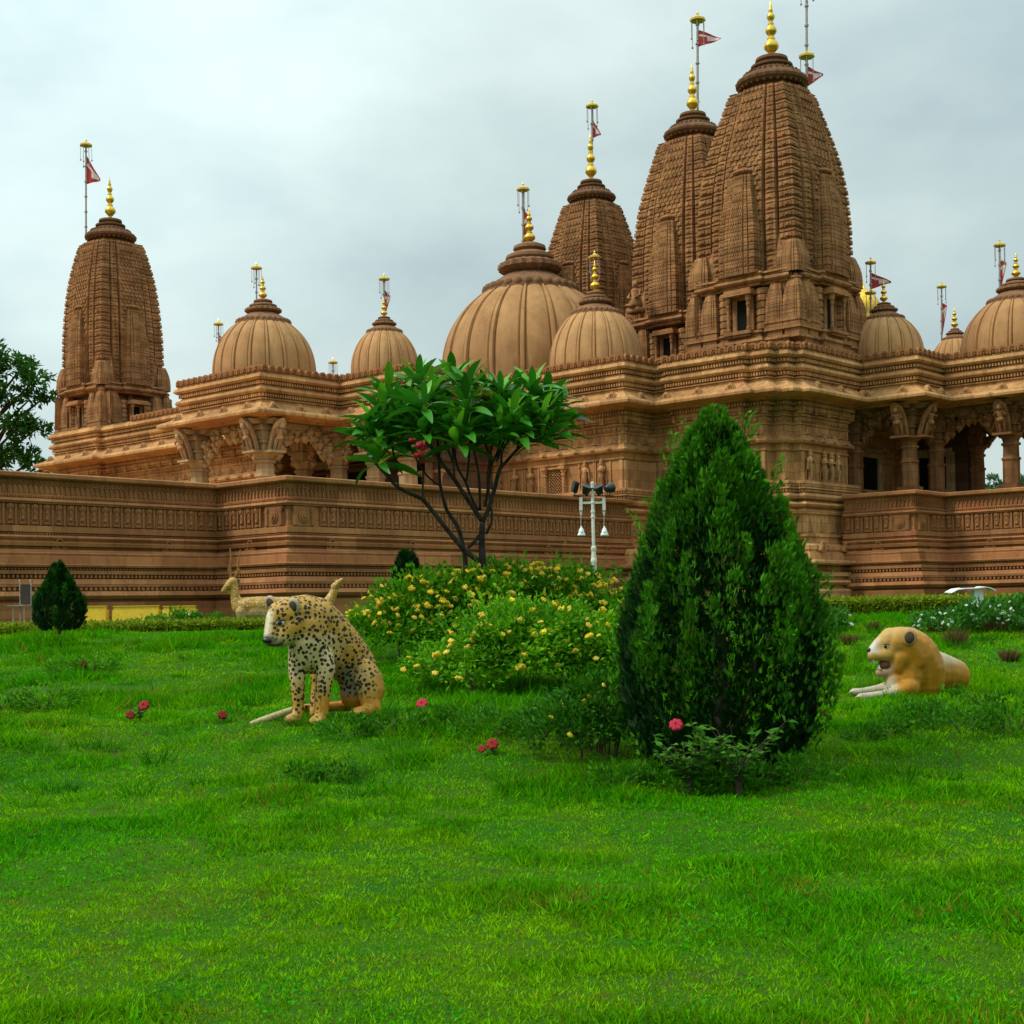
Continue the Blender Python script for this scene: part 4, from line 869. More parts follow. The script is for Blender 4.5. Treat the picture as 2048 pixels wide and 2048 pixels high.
for dx in (-45, -15, 18, 46): leo_ch.append(LC((845 + dx, 1738 - abs(dx) * .2, -215 + abs(dx) * .3, 21))); leo_ch.append(LC((600 + dx * .9, 1715, -200 + abs(dx) * .3, 19))); leo_ch.append(LC((1215 + dx * 1.2, 1672, -100 + abs(dx) * .3, 22)))
def leo_col(p):
    x = p[:, 0] / kL + 890; y = 1745 - p[:, 2] / kL; d = p[:, 1] / kL; c = np.ones((len(p), 4)); c[:, :3] = (.50, .275, .035)
    def blend(mask, col, a=None):
        mask = np.clip(mask, 0, 1)[:, None]; c[:, :3] = c[:, :3] * (1 - mask) + np.array(col) * mask
        if a is not None: c[:, 3] = c[:, 3] * (1 - mask[:, 0]) + a * mask[:, 0]
    sm = lambda v, a, b: np.clip((v - a) / (b - a), 0, 1)
    blend(sm(-(x - 850), -60, 120) * sm(y, 900, 1000) * sm(-y, -1330, -1200), (.58, .45, .20)); blend(sm(-d, -80, 60) * sm(y, 880, 980) * sm(-y, -1500, -1250), (.60, .47, .22))
    blend(sm(x, 980, 1100) * sm(-x, -1330, -1150) * sm(y, 1150, 1300), (.30, .26, .17))  # belly recess: shade put into the paint as a darker, greyer tone
    blend(sm(x, 1370, 1440) * sm(y, 1220, 1320), (.50, .25, .035), .2); blend(sm(x, 1150, 1250) * sm(y, 1600, 1650), (.58, .42, .2), .3)
    blend(sm(x, 850, 910) * sm(y, 1480, 1570), (.55, .23, .02), 0.1); blend(sm(y, 1640, 1720), (.56, .33, .07), 0.15)
    blend(sm(-x, -650, -620) * sm(y, 1150, 1250) * (d > -90), (.50, .24, .03), .3)
    blend(np.exp(-(((x - 432) - (y - 700) * -0.08) / 44) ** 2) * sm(y, 640, 700) * sm(-y, -960, -930) * (d < -90), (.80, .72, .50), 0)
    blend(sm(y, 900, 960) * (x < 560) * (d < -120), (.44, .33, .16), .6)
    blend(np.exp(-(((x - 420) / 40) ** 2 + ((y - 950) / 34) ** 2)) * 1.6 * (d < -200), (.014, .012, .012), 0)
    blend((x < 560) * (y > 1560) * (d < 300), (.5, .42, .2), .25)
    return c
lb = blob('body', leo_ch, 0.011, 10, leo_col, statue_mat('leopard_paint', (24.0, 0.395, (.016, .011, .008))), leo)
def ear(parent, c, r, tilt, col, inner, nm='ear'):
    m = MB(); m.m = 0; m.ball((0, 0, 0), (r, r * .38, r * 1.15), 12, 8); m.m = 1; m.ball((0, -r * .22, -.0), (r * .68, r * .3, r * .82), 10, 6); o = m.build(nm, [col, inner], parent, True); o.location = c; o.rotation_euler = tilt; return o
LEOE = plain('leopard_ear', (.42, .34, .2), .6, .3); LEOI = plain('ear_inside', (.07, .045, .03), .7, .2); LIOE = plain('lion_ear', (.42, .25, .07), .6, .3)
ear(leo, lp(432, 600, -120), .066, (.2, -.5, -.5), LEOE, LEOI); ear(leo, lp(668, 640, -262), .074, (.2, .25, -.35), LEOE, LEOI)
def eye(parent, c, r, d=(-.3, -.9, 0)):
    m = MB(); m.m = 0; m.ball(c, (r * 1.35, r, r), 10, 6); m.m = 1; m.ball((c[0] + d[0] * r * .55, c[1] + d[1] * r * .55, c[2]), (r * .85, r * .72, r * .85), 10, 6); m.ball((c[0] - d[0] * 0, c[1] + d[1] * r * .3, c[2] + r * .75), (r * 1.5, r * .9, r * .25), 10, 4); m.build('eye', [EYEW, EYEB], parent, True)
eye(leo, lp(548, 790, -292), .032)
m = MB(); m.ball(lp(420, 955, -300), (.052, .042, .034), 10, 6); m.build('nose', BLACK, leo, True)

m = MB(); m.tube([lp(432, 985, -318), lp(450, 1000, -316), lp(500, 1004, -312), lp(552, 985, -296)], .010, 5); m.build('mouth', BLACK, leo)
# lioness lying with open mouth
kN = 0.001087
def np_(x, y, d): return ((x - 800) * kN, d * kN, (1050 - y) * kN)
def NC(*a): return [(np_(x, y, d), r * kN) for x, y, d, r in a]
lio = empty('lioness_statue', at(1821, 1391, 15.5), 0, 'yellow lioness statue lying on the grass with its mouth open', 'lioness statue')
lio_ch = [
    NC((690, 515, 0, 155), (760, 540, 20, 178), (850, 600, 50, 205)), NC((610, 480, 0, 112), (560, 500, 0, 86), (500, 552, 0, 80), (440, 598, -6, 62)), NC((555, 492, -44, 44)), NC((555, 492, 44, 44)), NC((620, 580, 0, 120), (520, 606, -5, 84), (455, 618, -8, 74), (440, 640, -8, 66)), NC((580, 630, -40, 80), (480, 640, -35, 58)), NC((580, 630, 30, 80), (480, 640, 20, 58)), NC((600, 470, -30, 70), (560, 505, -60, 45)), NC((600, 470, 30, 70)),
    NC((720, 660, 0, 150), (680, 740, 0, 120)), NC((690, 770, 0, 92), (600, 806, -5, 66), (530, 818, -8, 52), (490, 820, -8, 44)), NC((710, 660, -60, 76)), NC((710, 660, 60, 76)),
    NC((790, 560, 30, 195), (880, 660, 80, 235), (940, 780, 130, 245), (960, 900, 150, 225)), NC((800, 720, 40, 170), (800, 850, 50, 180), (760, 950, 40, 140)), NC((640, 900, -10, 90), (620, 1000, -10, 70)),
    NC((960, 800, 180, 240), (1100, 830, 280, 222), (1240, 850, 390, 195), (1380, 880, 470, 168)), NC((1230, 740, 380, 100)), NC((1450, 880, 520, 105), (1450, 980, 520, 105)), NC((1150, 970, 260, 100), (1250, 1000, 380, 100)),
    NC((780, 960, -60, 100), (640, 1005, -110, 62), (480, 1030, -150, 48), (330, 1040, -180, 42), (260, 1045, -190, 44)), NC((640, 960, 80, 70), (480, 985, 40, 46), (330, 1000, 10, 38), (235, 1005, 0, 40)),
]
for dy in (-18, 2, 20): lio_ch.append(NC((218, 1045 + dy * .4, -195 + dy * 1.6, 18))); lio_ch.append(NC((200, 1005 + dy * .4, 0 + dy * 1.6, 17)))
def lio_col(p):
    x = p[:, 0] / kN + 800; y = 1050 - p[:, 2] / kN; d = p[:, 1] / kN; c = np.ones((len(p), 4)); c[:, :3] = (.45, .195, .010)
    sm = lambda v, a, b: np.clip((v - a) / (b - a), 0, 1)
    def blend(mask, col):
        mask = np.clip(mask, 0, 1)[:, None]; c[:, :3] = c[:, :3] * (1 - mask) + np.array(col) * mask
    blend(sm(-x, -720, -520) * sm(-y, -760, -600), (.55, .34, .09)); blend(sm(-y, -470, -380) * .5, (.52, .36, .14)); blend(sm(-x, -500, -430) * sm(-y, -640, -600), (.62, .58, .5))
    blend(sm(y, 690, 760) * sm(-y, -880, -840) * sm(-x, -640, -600), (.36, .22, .12)); blend(sm(-x, -660, -600) * sm(y, 850, 900), (.50, .44, .30)); blend(sm(-x, -560, -480) * sm(y, 900, 960), (.48, .43, .30))
    blend(sm(x, 1100, 1180) * sm(-y, -780, -700), (.5, .40, .24)); blend(np.exp(-(((x - 900) / 30) ** 2 + ((y - 760) / 40) ** 2)) * .7, (.2, .09, .02))
    blend(sm(y, 950, 1040) * sm(x, 700, 800), (.56, .25, .02))
    return c
blob('body', lio_ch, 0.011, 14, lio_col, statue_mat('lioness_paint'), lio)
ear(lio, np_(755, 468, -158), .082, (0, .15, -.2), LIOE, LEOI); ear(lio, np_(735, 430, 150), .055, (0, .1, 2.9), LIOE, LEOI)
eye(lio, np_(545, 552, -84), .026, (-.6, -.7, 0))
m = MB(); m.ball(np_(392, 588, -12), (.026, .042, .026), 10, 6); m.build('nose', BLACK, lio, True)
m = MB(); m.ball(np_(560, 735, -10), (.085, .07, .06), 10, 6); m.build('mouth', PINK, lio, True)
for x, y, z in ((425, 700, -45), (425, 700, 20), (480, 768, -45), (480, 768, 20)):
    m = MB(); q = 1 if y < 720 else -1; m.add([np_(x - 14, y - 10 * q, z - 14), np_(x + 14, y - 10 * q, z - 14), np_(x, y - 10 * q, z + 14), np_(x, y + 40 * q, z)], [(0, 1, 2), (0, 1, 3), (1, 2, 3), (2, 0, 3)]); m.build('tooth', EYEW, lio)

# two spotted deer
kD = 0.001794
def dp(x, y, d): return ((x - 400) * kD, d * kD, (880 - y) * kD)
def DC(*a): return [(dp(x, y, d), r * kD) for x, y, d, r in a]
def deer_col(p):
    c = np.ones((len(p), 4)); c[:, :3] = (.44, .24, .035); z = 880 - p[:, 2] / kD; x = p[:, 0] / kD + 400
    m = np.clip((z - 650) / 60, 0, 1)[:, None] * .8; c[:, :3] = c[:, :3] * (1 - m) + np.array((.50, .36, .16)) * m; return c
DMAT = statue_mat('deer_paint', None, (24.0, 0.26, (.66, .56, .34)))
d1 = empty('deer_statue', at(522, 1262, 24.9), 0, 'golden spotted deer statue with tall thin antlers, left behind the leopard', 'deer statue', 'spotted deer statues')
leg = lambda x, d: DC((x, 720, d, 60), (x + 60, 830, d, 34), (x - 40, 868, d - 10, 22))
blob('body', [DC((135, 400, 0, 50), (105, 425, -8, 44), (72, 458, -12, 31), (50, 482, -14, 26)), DC((60, 486, -14, 24)), DC((140, 410, 0, 46), (150, 480, 0, 44), (158, 560, 5, 50), (190, 640, 10, 72), (250, 640, 20, 92)), DC((250, 640, 20, 92), (400, 640, 60, 98), (560, 650, 100, 100), (680, 640, 130, 90)), DC((230, 690, 20, 70), (330, 690, 30, 90), (500, 700, 80, 90), (680, 720, 130, 90)),
     leg(640, 80), leg(680, 170), DC((215, 690, -40, 50), (222, 800, -40, 30), (224, 920, -40, 24)), DC((245, 690, 60, 50), (262, 800, 60, 30), (258, 920, 60, 24))], 0.012, 3, deer_col, DMAT, d1)
m = MB(); AB = plain('antler', (.30, .13, .03), .6, .3)
for pts in (((118, 372), (112, 250), (122, 160), (115, 70)), ((150, 372), (185, 300), (200, 180), (218, 82)), ((113, 330), (95, 280), (108, 240)), ((170, 335), (205, 290), (180, 250))): m.tube([dp(x, y, 0) for x, y in pts], [.024, .021, .018, .010][:len(pts)], 5)
m.build('antler', AB, d1); ear(d1, dp(178, 392, 20), .05, (0, .9, 0), LIOE, LEOI); eye(d1, dp(98, 418, -38), .012)
d2 = empty('deer_statue', at(642, 1264, 24.7), 0, 'golden spotted deer statue with raised head, right behind the leopard', 'deer statue', 'spotted deer statues')
dq = lambda *a: [(((x - 1000) * kD, d * kD, (880 - y) * kD), r * kD) for x, y, d, r in a]
leg2 = lambda x, d: dq((x, 720, d, 60), (x - 60, 830, d, 34), (x + 40, 868, d - 10, 22))
blob('body', [dq((1140, 450, 10, 40), (1165, 425, 0, 34), (1195, 395, -10, 24), (1212, 380, -14, 17)), dq((1148, 450, 20, 34), (1115, 530, 10, 44), (1070, 610, 0, 58), (1000, 660, 0, 90)), dq((1000, 660, 0, 92), (900, 640, 60, 96), (780, 640, 130, 98), (700, 640, 200, 85)), leg2(990, -40), leg2(1020, 40), leg2(740, 120), leg2(720, 220)], 0.012, 3, deer_col, DMAT, d2)
for s in (-1, 1): o = ear(d2, ((1168 - 1000 + 8 * s) * kD, (20 + 25 * s) * kD, (880 - 410) * kD), .05, (0, .5, .4 * s), LIOE, LEOI)
m = MB(); m.tube([((1150 - 1000) * kD, 0, (880 - 440) * kD), ((1110 - 1000) * kD, 0, (880 - 480) * kD), ((1090 - 1000) * kD, 0, (880 - 560) * kD)], [.02, .016, .01], 5); m.build('antler', AB, d2)

# ------------------------------------------------------------------ grass
def grass():
    n = 780000; nc = n // 24; ydist = lambda q: (3.9 ** .35 + RNG.random(q) * (25.0 ** .35 - 3.9 ** .35)) ** (1 / .35); Yc = ydist(nc); Xc = (RNG.random(nc) - 0.5) * (Yc * 0.74 + 6.0)
    ci = RNG.integers(0, nc, n); rr = (0.010 + 0.0045 * Yc[ci]) * np.sqrt(RNG.random(n)); aa = RNG.random(n) * 2 * PI
    x = Xc[ci] + rr * np.cos(aa); y = Yc[ci] + rr * np.sin(aa) * 1.3
    ev = np.arange(n) % 2 == 0; ye = ydist(n); y = np.where(ev, ye, y); x = np.where(ev, (RNG.random(n) - 0.5) * (ye * 0.74 + 6.0), x)
    tall = vnoise(x + 50, y + 50, 0.75, 3) * 0.5 + vnoise(x + 50, y + 50, 2.2, 4) * 0.5
    far = np.clip((y - 10.2) / 1.5, 0, 1); t = np.clip((tall - 0.47) / 0.22, 0, 1); cr = np.where(ev, .35 + .3 * RNG.random(n), RNG.random(nc)[ci])
    Ln = (0.018 + 0.026 * t) * (1 + 0.5 * RNG.random(n)) * (1 + 1.0 * far * (0.25 + t)) * (0.7 + 0.8 * cr ** 2) * np.where(RNG.random(n) < 0.02, 1.8, 1.0)
    Wd = 0.0036 + 0.00048 * y + 0.0012 * t
    lean = np.stack([np.cos(aa), np.sin(aa), np.zeros(n)], 1) * (0.5 + 0.7 * RNG.random(n))[:, None] + RNG.normal(size=(n, 3)) * .35; lean[:, 2] = 0
    T = unit(lean + np.array([0, 0, 0.8])); N = unit(np.cross(T, rdir(n))); N = np.where((N[:, 2] < 0)[:, None], -N, N)
    hue = vnoise(x + 70, y + 70, 0.42, 5) * 0.5 + vnoise(x + 70, y + 70, 1.9, 6) * 0.5; hue = np.clip((hue - 0.3) / 0.4 + (cr - .5) * .5, 0, 1)
    A = np.array((0.10, 0.44, 0.001)); B = np.array((0.21, 0.48, 0.001)); D = np.array((0.03, 0.24, 0.002)); S = np.array((0.28, 0.22, 0.02))
    C = A * (1 - hue)[:, None] + B * hue[:, None]; C = C * (1 - t * 0.6)[:, None] + D * (t * 0.6)[:, None]
    dry = (RNG.random(n) < 0.025) | ((RNG.random(n) < 0.22) & (vnoise(x + 20, y + 20, 2.6, 7) > 0.82)); C[dry] = S
    C *= (0.45 + 0.75 * cr)[:, None] * (0.6 + 0.8 * RNG.random(n))[:, None]
    soil = (np.abs(x + 5.1) < 0.95) & (np.abs(y - 16.9) < 0.35); ok = ~soil         # bare strip of earth left of the leopard
    P = np.stack([x, y, gz(x, y) - 0.004], 1)
    # long tufts on the mound
    k = 260; ty = RNG.uniform(11.0, 21.5, k); tx = (RNG.random(k) - .5) * (ty * .74 + 1.5); m = 46; ti = np.repeat(np.arange(k), m); q = len(ti); ta = RNG.random(q) * 2 * PI; tr = .10 * np.sqrt(RNG.random(q)); sz = RNG.uniform(.6, 1.3, k)[ti]; tone = RNG.random(k)[ti]
    P2x = tx[ti] + tr * np.cos(ta) * 1.5; P2y = ty[ti] + tr * np.sin(ta); P2 = np.stack([P2x, P2y, gz(P2x, P2y) - .005], 1)
    T2 = unit(np.stack([np.cos(ta) * .7, np.sin(ta) * .7, np.full(q, .9)], 1) + RNG.normal(size=(q, 3)) * .25); N2 = unit(np.cross(T2, rdir(q))); N2 = np.where((N2[:, 2] < 0)[:, None], -N2, N2)
    C2 = (np.array((.02, .17, .004)) * (1 - tone)[:, None] + np.array((.11, .38, .004)) * tone[:, None]) * (.5 + .8 * RNG.random(q))[:, None]
    cards('grass', GRASS, np.concatenate([P[ok], P2]), np.concatenate([T[ok], T2]), np.concatenate([N[ok], N2]), np.concatenate([Ln[ok], .12 * sz * (.6 + .8 * RNG.random(q))]), np.concatenate([Wd[ok], np.full(q, .010)]), np.concatenate([C[ok], C2]), BLADE, None, 'stuff')
    n = 84000; y = np.exp(RNG.uniform(math.log(3.9), math.log(18.0), n)); x = (RNG.random(n) - 0.5) * (y * 0.74 + 6.0)
    k = vnoise(x + 30, y + 30, 1.3, 8) * .5 + vnoise(x + 30, y + 30, 4.5, 9) * .5; s = np.where(RNG.random(n) < np.clip((k - .50) / .30, 0.02, .85))[0]; x, y = x[s], y[s]; n = len(x)
    T = unit(np.stack([RNG.normal(size=n), RNG.normal(size=n), 0.35 + 0.5 * RNG.random(n)], 1)); N = unit(np.stack([RNG.normal(size=n) * .5, RNG.normal(size=n) * .5, np.ones(n)], 1))
    C = np.array((0.035, 0.31, 0.004)) * (0.45 + 0.9 * RNG.random(n))[:, None]; P = np.stack([x, y, gz(x, y) + 0.008 + 0.03 * RNG.random(n)], 1)
    cards('clover', GRASS, P, T, N, 0.014 + 0.018 * RNG.random(n), 0.009 + 0.011 * RNG.random(n), C, LEAF2, None, 'stuff')
grass()

# ------------------------------------------------------------------ shrubs and trees
def leaf_mass(name, parent, blobs, n, ln, wd, cols, up=0.5, mat=None, tmpl=LEAF2, zmin=None, depth=0.35, clumps=26, squash=0.8):
    """leaves gathered in clumps through the outer part of some ellipsoids; cols = (dark, light)"""
    Ps, Ts, Cs = [], [], []; tot = sum(b[3] * b[4] for b in blobs)
    for cx, cy, cz, rx, rz_ in [(b[0], b[1], b[2], b[3], b[4]) for b in blobs]:
        k = max(30, int(n * rx * rz_ / tot)); nc = max(6, int(clumps * (0.5 + rx * rz_ / tot * len(blobs) * .5)))
        dc = rdir(nc); dc[:, 2] = np.abs(dc[:, 2]) * 1.0 - 0.25; dc = unit(dc); rc = (1 - depth * RNG.random(nc) ** 1.5)
        cen = dc * rc[:, None]; tone = RNG.random(nc); ci = RNG.integers(0, nc, k)
        p = cen[ci] + RNG.normal(size=(k, 3)) * 0.17; p = p * np.array((rx, rx * squash, rz_)); o = unit(p / np.array((rx, rx * squash, rz_)))
        Ps.append(p + np.array((cx, cy, cz))); Ts.append(unit(o * 0.7 + rdir(k) * 0.75 + np.array((0, 0, up)))); tn = np.clip(tone[ci] * .7 + RNG.random(k) * .45, 0, 1)
        Cs.append(np.array(cols[0]) * (1 - tn)[:, None] + np.array(cols[1]) * tn[:, None])
    P, T, C = np.concatenate(Ps), np.concatenate(Ts), np.concatenate(Cs)
    if zmin is not None: ok = P[:, 2] > zmin; P, T, C = P[ok], T[ok], C[ok]
    m = len(P); N = unit(rdir(m) * .7 + np.array((0, -.2, .8)))
    return cards(name, mat or FOLI, P, T, N, ln * (.7 + .6 * RNG.random(m)), wd * (.7 + .6 * RNG.random(m)), C, tmpl, parent)

# conifers
def conifer(label, base, H, prof, n, ln, cols, group=None, seed=1, plumes=70):
    r = np.random.default_rng(seed); root = empty('conifer', base, 0, label, 'conifer', group)
    hs = [p[0] for p in prof]; rs = [p[1] for p in prof]
    # upright plumes round the axis; each is a tapered bundle of flat sprays
    ph = r.random(plumes) ** 0.8 * 0.9; pa = r.random(plumes) * 2 * PI + ph * 3; pt = r.random(plumes)
    ci = r.integers(0, plumes, n); s = r.random(n) ** 0.8
    plen = 0.30 - 0.16 * ph[ci]; h = np.clip(ph[ci] - 0.04 + s * plen, 0.0, 1.0)
    R = np.interp(h, hs, rs); wob = 0.78 + 0.32 * pt[ci]
    spread = (1 - s * 0.8) * 0.20 * np.clip(.5 * H * .3 / (R + .02), .6, 2.2); a = pa[ci] + r.normal(size=n) * spread
    rad = R * (.80 + .16 * pt[ci]) * np.clip(1.0 - np.abs(r.normal(size=n)) * 0.15 * (1.25 - s), .2, 1.05) + H * (.012 + .030 * r.random(plumes)[ci]) * s * np.clip(R / (.12 * H), .3, 1)
    P = np.stack([rad * np.cos(a), rad * np.sin(a), h * H], 1)
    void = vnoise(a * 2.2 + 9 + seed, h * 5.0 + 3, 1.0, 20 + seed) * .65 + vnoise(a * 5 + 3, h * 14 + 5, 1.0, 21) * .35; keep = (void < .55) | (r.random(n) < .10) | (n < 20000)
    P, a, h, s, ci = P[keep], a[keep], h[keep], s[keep], ci[keep]; n = len(P); out = np.stack([np.cos(a), np.sin(a), np.zeros(n)], 1)
    T = unit(out * (0.55 - .25 * s)[:, None] + np.array((0, 0, .85)) + r.normal(size=(n, 3)) * .30); N = unit(np.cross(T, out) + r.normal(size=(n, 3)) * .5)
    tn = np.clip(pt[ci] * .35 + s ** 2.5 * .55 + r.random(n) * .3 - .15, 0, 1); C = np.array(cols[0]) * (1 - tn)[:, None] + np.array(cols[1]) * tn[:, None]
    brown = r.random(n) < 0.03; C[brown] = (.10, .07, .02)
    if n > 15000:                                     # stray shoots that break the outline
        k = 90; hh = r.random(k) ** .8 * .97; aa = r.random(k) * 2 * PI; R0 = np.interp(hh, hs, rs); q = 16; t_ = np.tile(np.linspace(0, 1, q), k); kk = np.repeat(np.arange(k), q); ll = (.10 + .16 * r.random(k))[kk]
        rr = R0[kk] * .92 + t_ * ll * .55; P3 = np.stack([rr * np.cos(aa[kk]), rr * np.sin(aa[kk]), hh[kk] * H + t_ * ll], 1) + r.normal(size=(k * q, 3)) * .012
        o3 = np.stack([np.cos(aa[kk]), np.sin(aa[kk]), np.zeros(k * q)], 1); T3 = unit(o3 * .5 + np.array((0, 0, .8)) + r.normal(size=(k * q, 3)) * .45); C3 = np.tile(np.array(cols[1]), (k * q, 1)) * (.5 + .5 * r.random(k * q))[:, None]
        P, T, N, C = np.concatenate([P, P3]), np.concatenate([T, T3]), np.concatenate([N, unit(r.normal(size=(k * q, 3)))]), np.concatenate([C, C3]); n = len(P)
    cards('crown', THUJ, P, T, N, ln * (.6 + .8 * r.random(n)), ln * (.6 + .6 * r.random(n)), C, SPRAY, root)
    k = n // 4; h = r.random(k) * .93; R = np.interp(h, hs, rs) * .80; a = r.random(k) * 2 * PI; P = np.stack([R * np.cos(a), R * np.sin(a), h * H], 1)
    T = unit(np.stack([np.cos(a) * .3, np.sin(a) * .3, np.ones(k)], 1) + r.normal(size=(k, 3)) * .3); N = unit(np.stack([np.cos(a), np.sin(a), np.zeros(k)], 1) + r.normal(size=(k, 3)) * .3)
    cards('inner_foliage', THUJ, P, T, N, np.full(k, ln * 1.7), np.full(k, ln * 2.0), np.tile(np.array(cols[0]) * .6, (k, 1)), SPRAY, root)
    m = MB(); m.tube([(0, 0, -.05), (0.01, 0, H * .3), (0, .01, H * .9)], [H * .028, H * .02, H * .004], 7)
    for i in range(9): a_ = i * 2.4; m.tube([(0, 0, H * .05), (math.cos(a_) * .25 * H * .3, math.sin(a_) * .25 * H * .3, H * .2), (math.cos(a_) * .4 * H * .3, math.sin(a_) * .4 * H * .3, H * .42)], [.018, .014, .006], 5)
    m.build('trunk', BARK, root); return root
TB = at(1443, 1556, 11.8)
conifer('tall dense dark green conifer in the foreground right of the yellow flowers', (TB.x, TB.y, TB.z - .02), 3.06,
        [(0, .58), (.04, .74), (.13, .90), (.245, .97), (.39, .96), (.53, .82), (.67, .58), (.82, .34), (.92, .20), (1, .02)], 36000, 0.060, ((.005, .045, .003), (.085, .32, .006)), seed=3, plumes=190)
SB = at(119, 1262, 21); conifer('small pointed conifer at the left before the terrace wall', (SB.x, SB.y, SB.z), 1.0, [(0, .30), (.1, .42), (.25, .43), (.5, .34), (.75, .17), (1, .01)], 6000, .055, ((.006, .05, .004), (.04, .19, .008)), seed=5, plumes=50)
MBs = at(816, 1225, 20.5); conifer('small conifer rising just behind the yellow flowering shrubs', (MBs.x, MBs.y, MBs.z), .87, [(0, .24), (.2, .3), (.5, .26), (.8, .16), (1, .05)], 3000, .06, ((.006, .05, .004), (.04, .18, .008)), seed=6, plumes=18)

# yellow-flowered shrubs
def flower_mesh(name, mat, r=.03, n=9):
    m = MB(); q = random.Random(3); m.ball((0, 0, 0), (r, r, r * .55), 7, 4)
    for i in range(n): a = 2 * PI * i / n + q.random(); k = r * (.55 if i % 2 else .9); m.ball((k * math.cos(a), k * math.sin(a), r * (.35 if i % 2 else .1)), r * .36, 5, 3)
    return m.mesh(name, mat)
YEL = leafmat('yellow_petal', .6, .2, .2, .2, col=(.90, .64, .03)); YEL2 = leafmat('pale_petal', .6, .2, .2, .15, col=(.90, .66, .08)); WPET = leafmat('white_petal', .6, .2, .2, .1, col=(.75, .8, .7)); RPET = leafmat('pink_petal', .6, .2, .2, .15, col=(.55, .03, .06)); RPET2 = leafmat('red_petal', .6, .2, .2, .2, col=(.30, .02, .015))
FY, FY2, FW = flower_mesh('flower', YEL, .042), flower_mesh('flower', YEL2, .038), flower_mesh('flower', WPET, .034, 7)
def flowers(root, blobs, n, meshes, sc=1.0, front=True, rng=None, top=0.0):
    r = rng or random.Random(5); o = Vector(root.location)
    for i in range(n):
        b = r.choices(blobs, [q[3] * q[4] for q in blobs])[0]; a = r.uniform(PI, 2 * PI) if front else r.uniform(0, 2 * PI); t = r.uniform(-.15, .98) if not top else r.uniform(top, 1)
        z = t; h = math.sqrt(max(0, 1 - t * t)); k = r.uniform(.98, 1.1)
        x, y, z = b[0] + b[3] * h * math.cos(a) * k, b[1] + b[3] * .8 * h * math.sin(a) * k, b[2] + b[4] * z * k
        if z < .1: continue
        f = link('flower', r.choice(meshes), root, loc=(x, y, z)); f.rotation_euler = (r.uniform(.2, 1.1), r.uniform(-.5, .5), r.uniform(0, 6)); s = sc * r.uniform(.7, 1.15); f.scale = (s, s, s)
def stems(root, blobs, n=14, r=.008, z=0.0):
    m = MB(); q = random.Random(2)
    for i in range(n):
        b = q.choice(blobs); a = q.uniform(0, 6.28); m.tube([(b[0] * .8 + .06 * math.cos(a), b[1] * .8 + .06 * math.sin(a), -.05), (b[0] + b[3] * .3 * math.cos(a), b[1] + b[3] * .3 * math.sin(a), b[2]), (b[0] + b[3] * .7 * math.cos(a), b[1] + b[3] * .6 * math.sin(a), b[2] + b[4] * .55)], [r, r * .8, r * .4], 4)
    m.build('stem', BARK, root)
def shrub(name, label, u, v, d, blobs, n, ln, wd, cols, fl=None, cat='shrub', group=None, up=.5, fseed=5, **kw):
    p = gat(u, v); root = empty(name, (p.x, p.y, float(gz(p.x, p.y)) - .01), 0, label, cat, group)
    leaf_mass('foliage', root, blobs, n, ln, wd, cols, up, zmin=0.0, **kw); stems(root, blobs, max(5, len(blobs) * 5))
    if fl: flowers(root, blobs, fl[0], fl[1], fl[2] if len(fl) > 2 else 1.0, rng=random.Random(fseed))
    return root
LG = ((.014, .095, .003), (.14, .43, .006)); LG2 = ((.025, .16, .003), (.19, .50, .008))
shrub('flowering_shrub', 'wide dark green shrub thick with yellow flowers beside the leopard', 850, 1322, 17.5, [(-.45, 0, .42, .6, .46), (.05, .1, .56, .68, .54), (.55, .2, .70, .65, .52), (-.1, .5, .5, .8, .6), (.95, .2, .6, .5, .5)], 9500, .075, .042, LG, (240, [FY, FY2], .95), 'shrub', 'yellow flowering shrubs')
shrub('flowering_shrub', 'tall yellow flowering shrub below the frangipani and the lamp post', 1090, 1300, 18.2, [(-.75, 0, .62, .6, .52), (-.3, 0, .66, .65, .52), (.2, .1, .64, .7, .50), (.65, 0, .52, .65, .44), (1.0, .1, .40, .5, .42)], 10500, .075, .042, LG, (260, [FY, FY2], .95), 'shrub', 'yellow flowering shrubs', fseed=8)
shrub('flowering_shrub', 'pale green sprawling shrub with scattered yellow flowers left of the big conifer', 1060, 1385, 15.6, [(-.8, -.1, .26, .58, .36), (-.15, 0, .38, .66, .46), (.5, .1, .48, .65, .48), (.0, .5, .52, .9, .52), (.9, .1, .42, .55, .46)], 13000, .075, .036, LG2, (85, [FY, FY2]), 'shrub', 'yellow flowering shrubs', up=.15, fseed=13)
shrub('leafy_shrub', 'loose small-leaved shrub at the left foot of the big conifer', 1180, 1515, 12.4, [(-.15, 0, .22, .38, .30), (.2, .0, .34, .34, .36), (.05, .2, .4, .4, .3)], 3600, .055, .030, ((.010, .07, .004), (.06, .24, .008)), (9, [FY2], .7))
shrub('white_flower_bed', 'low plants with white flowers before the right hedge', 1990, 1262, 19.0, [(-.75, 0, .10, .45, .22), (-.2, 0, .16, .5, .26), (.35, .05, .16, .5, .28), (.9, 0, .18, .5, .28)], 4200, .075, .036, ((.014, .10, .008), (.09, .30, .025)), (80, [FW], .9), 'flower bed', 'white flower plants')
shrub('white_flower_bed', 'small clump with white flowers left of the deer', 322, 1262, 20.0, [(-.2, 0, .06, .3, .16), (.3, 0, .1, .45, .22), (.8, 0, .08, .4, .2)], 2000, .085, .034, ((.014, .11, .005), (.10, .32, .012)), (9, [FW], .9), 'flower bed', 'white flower plants')
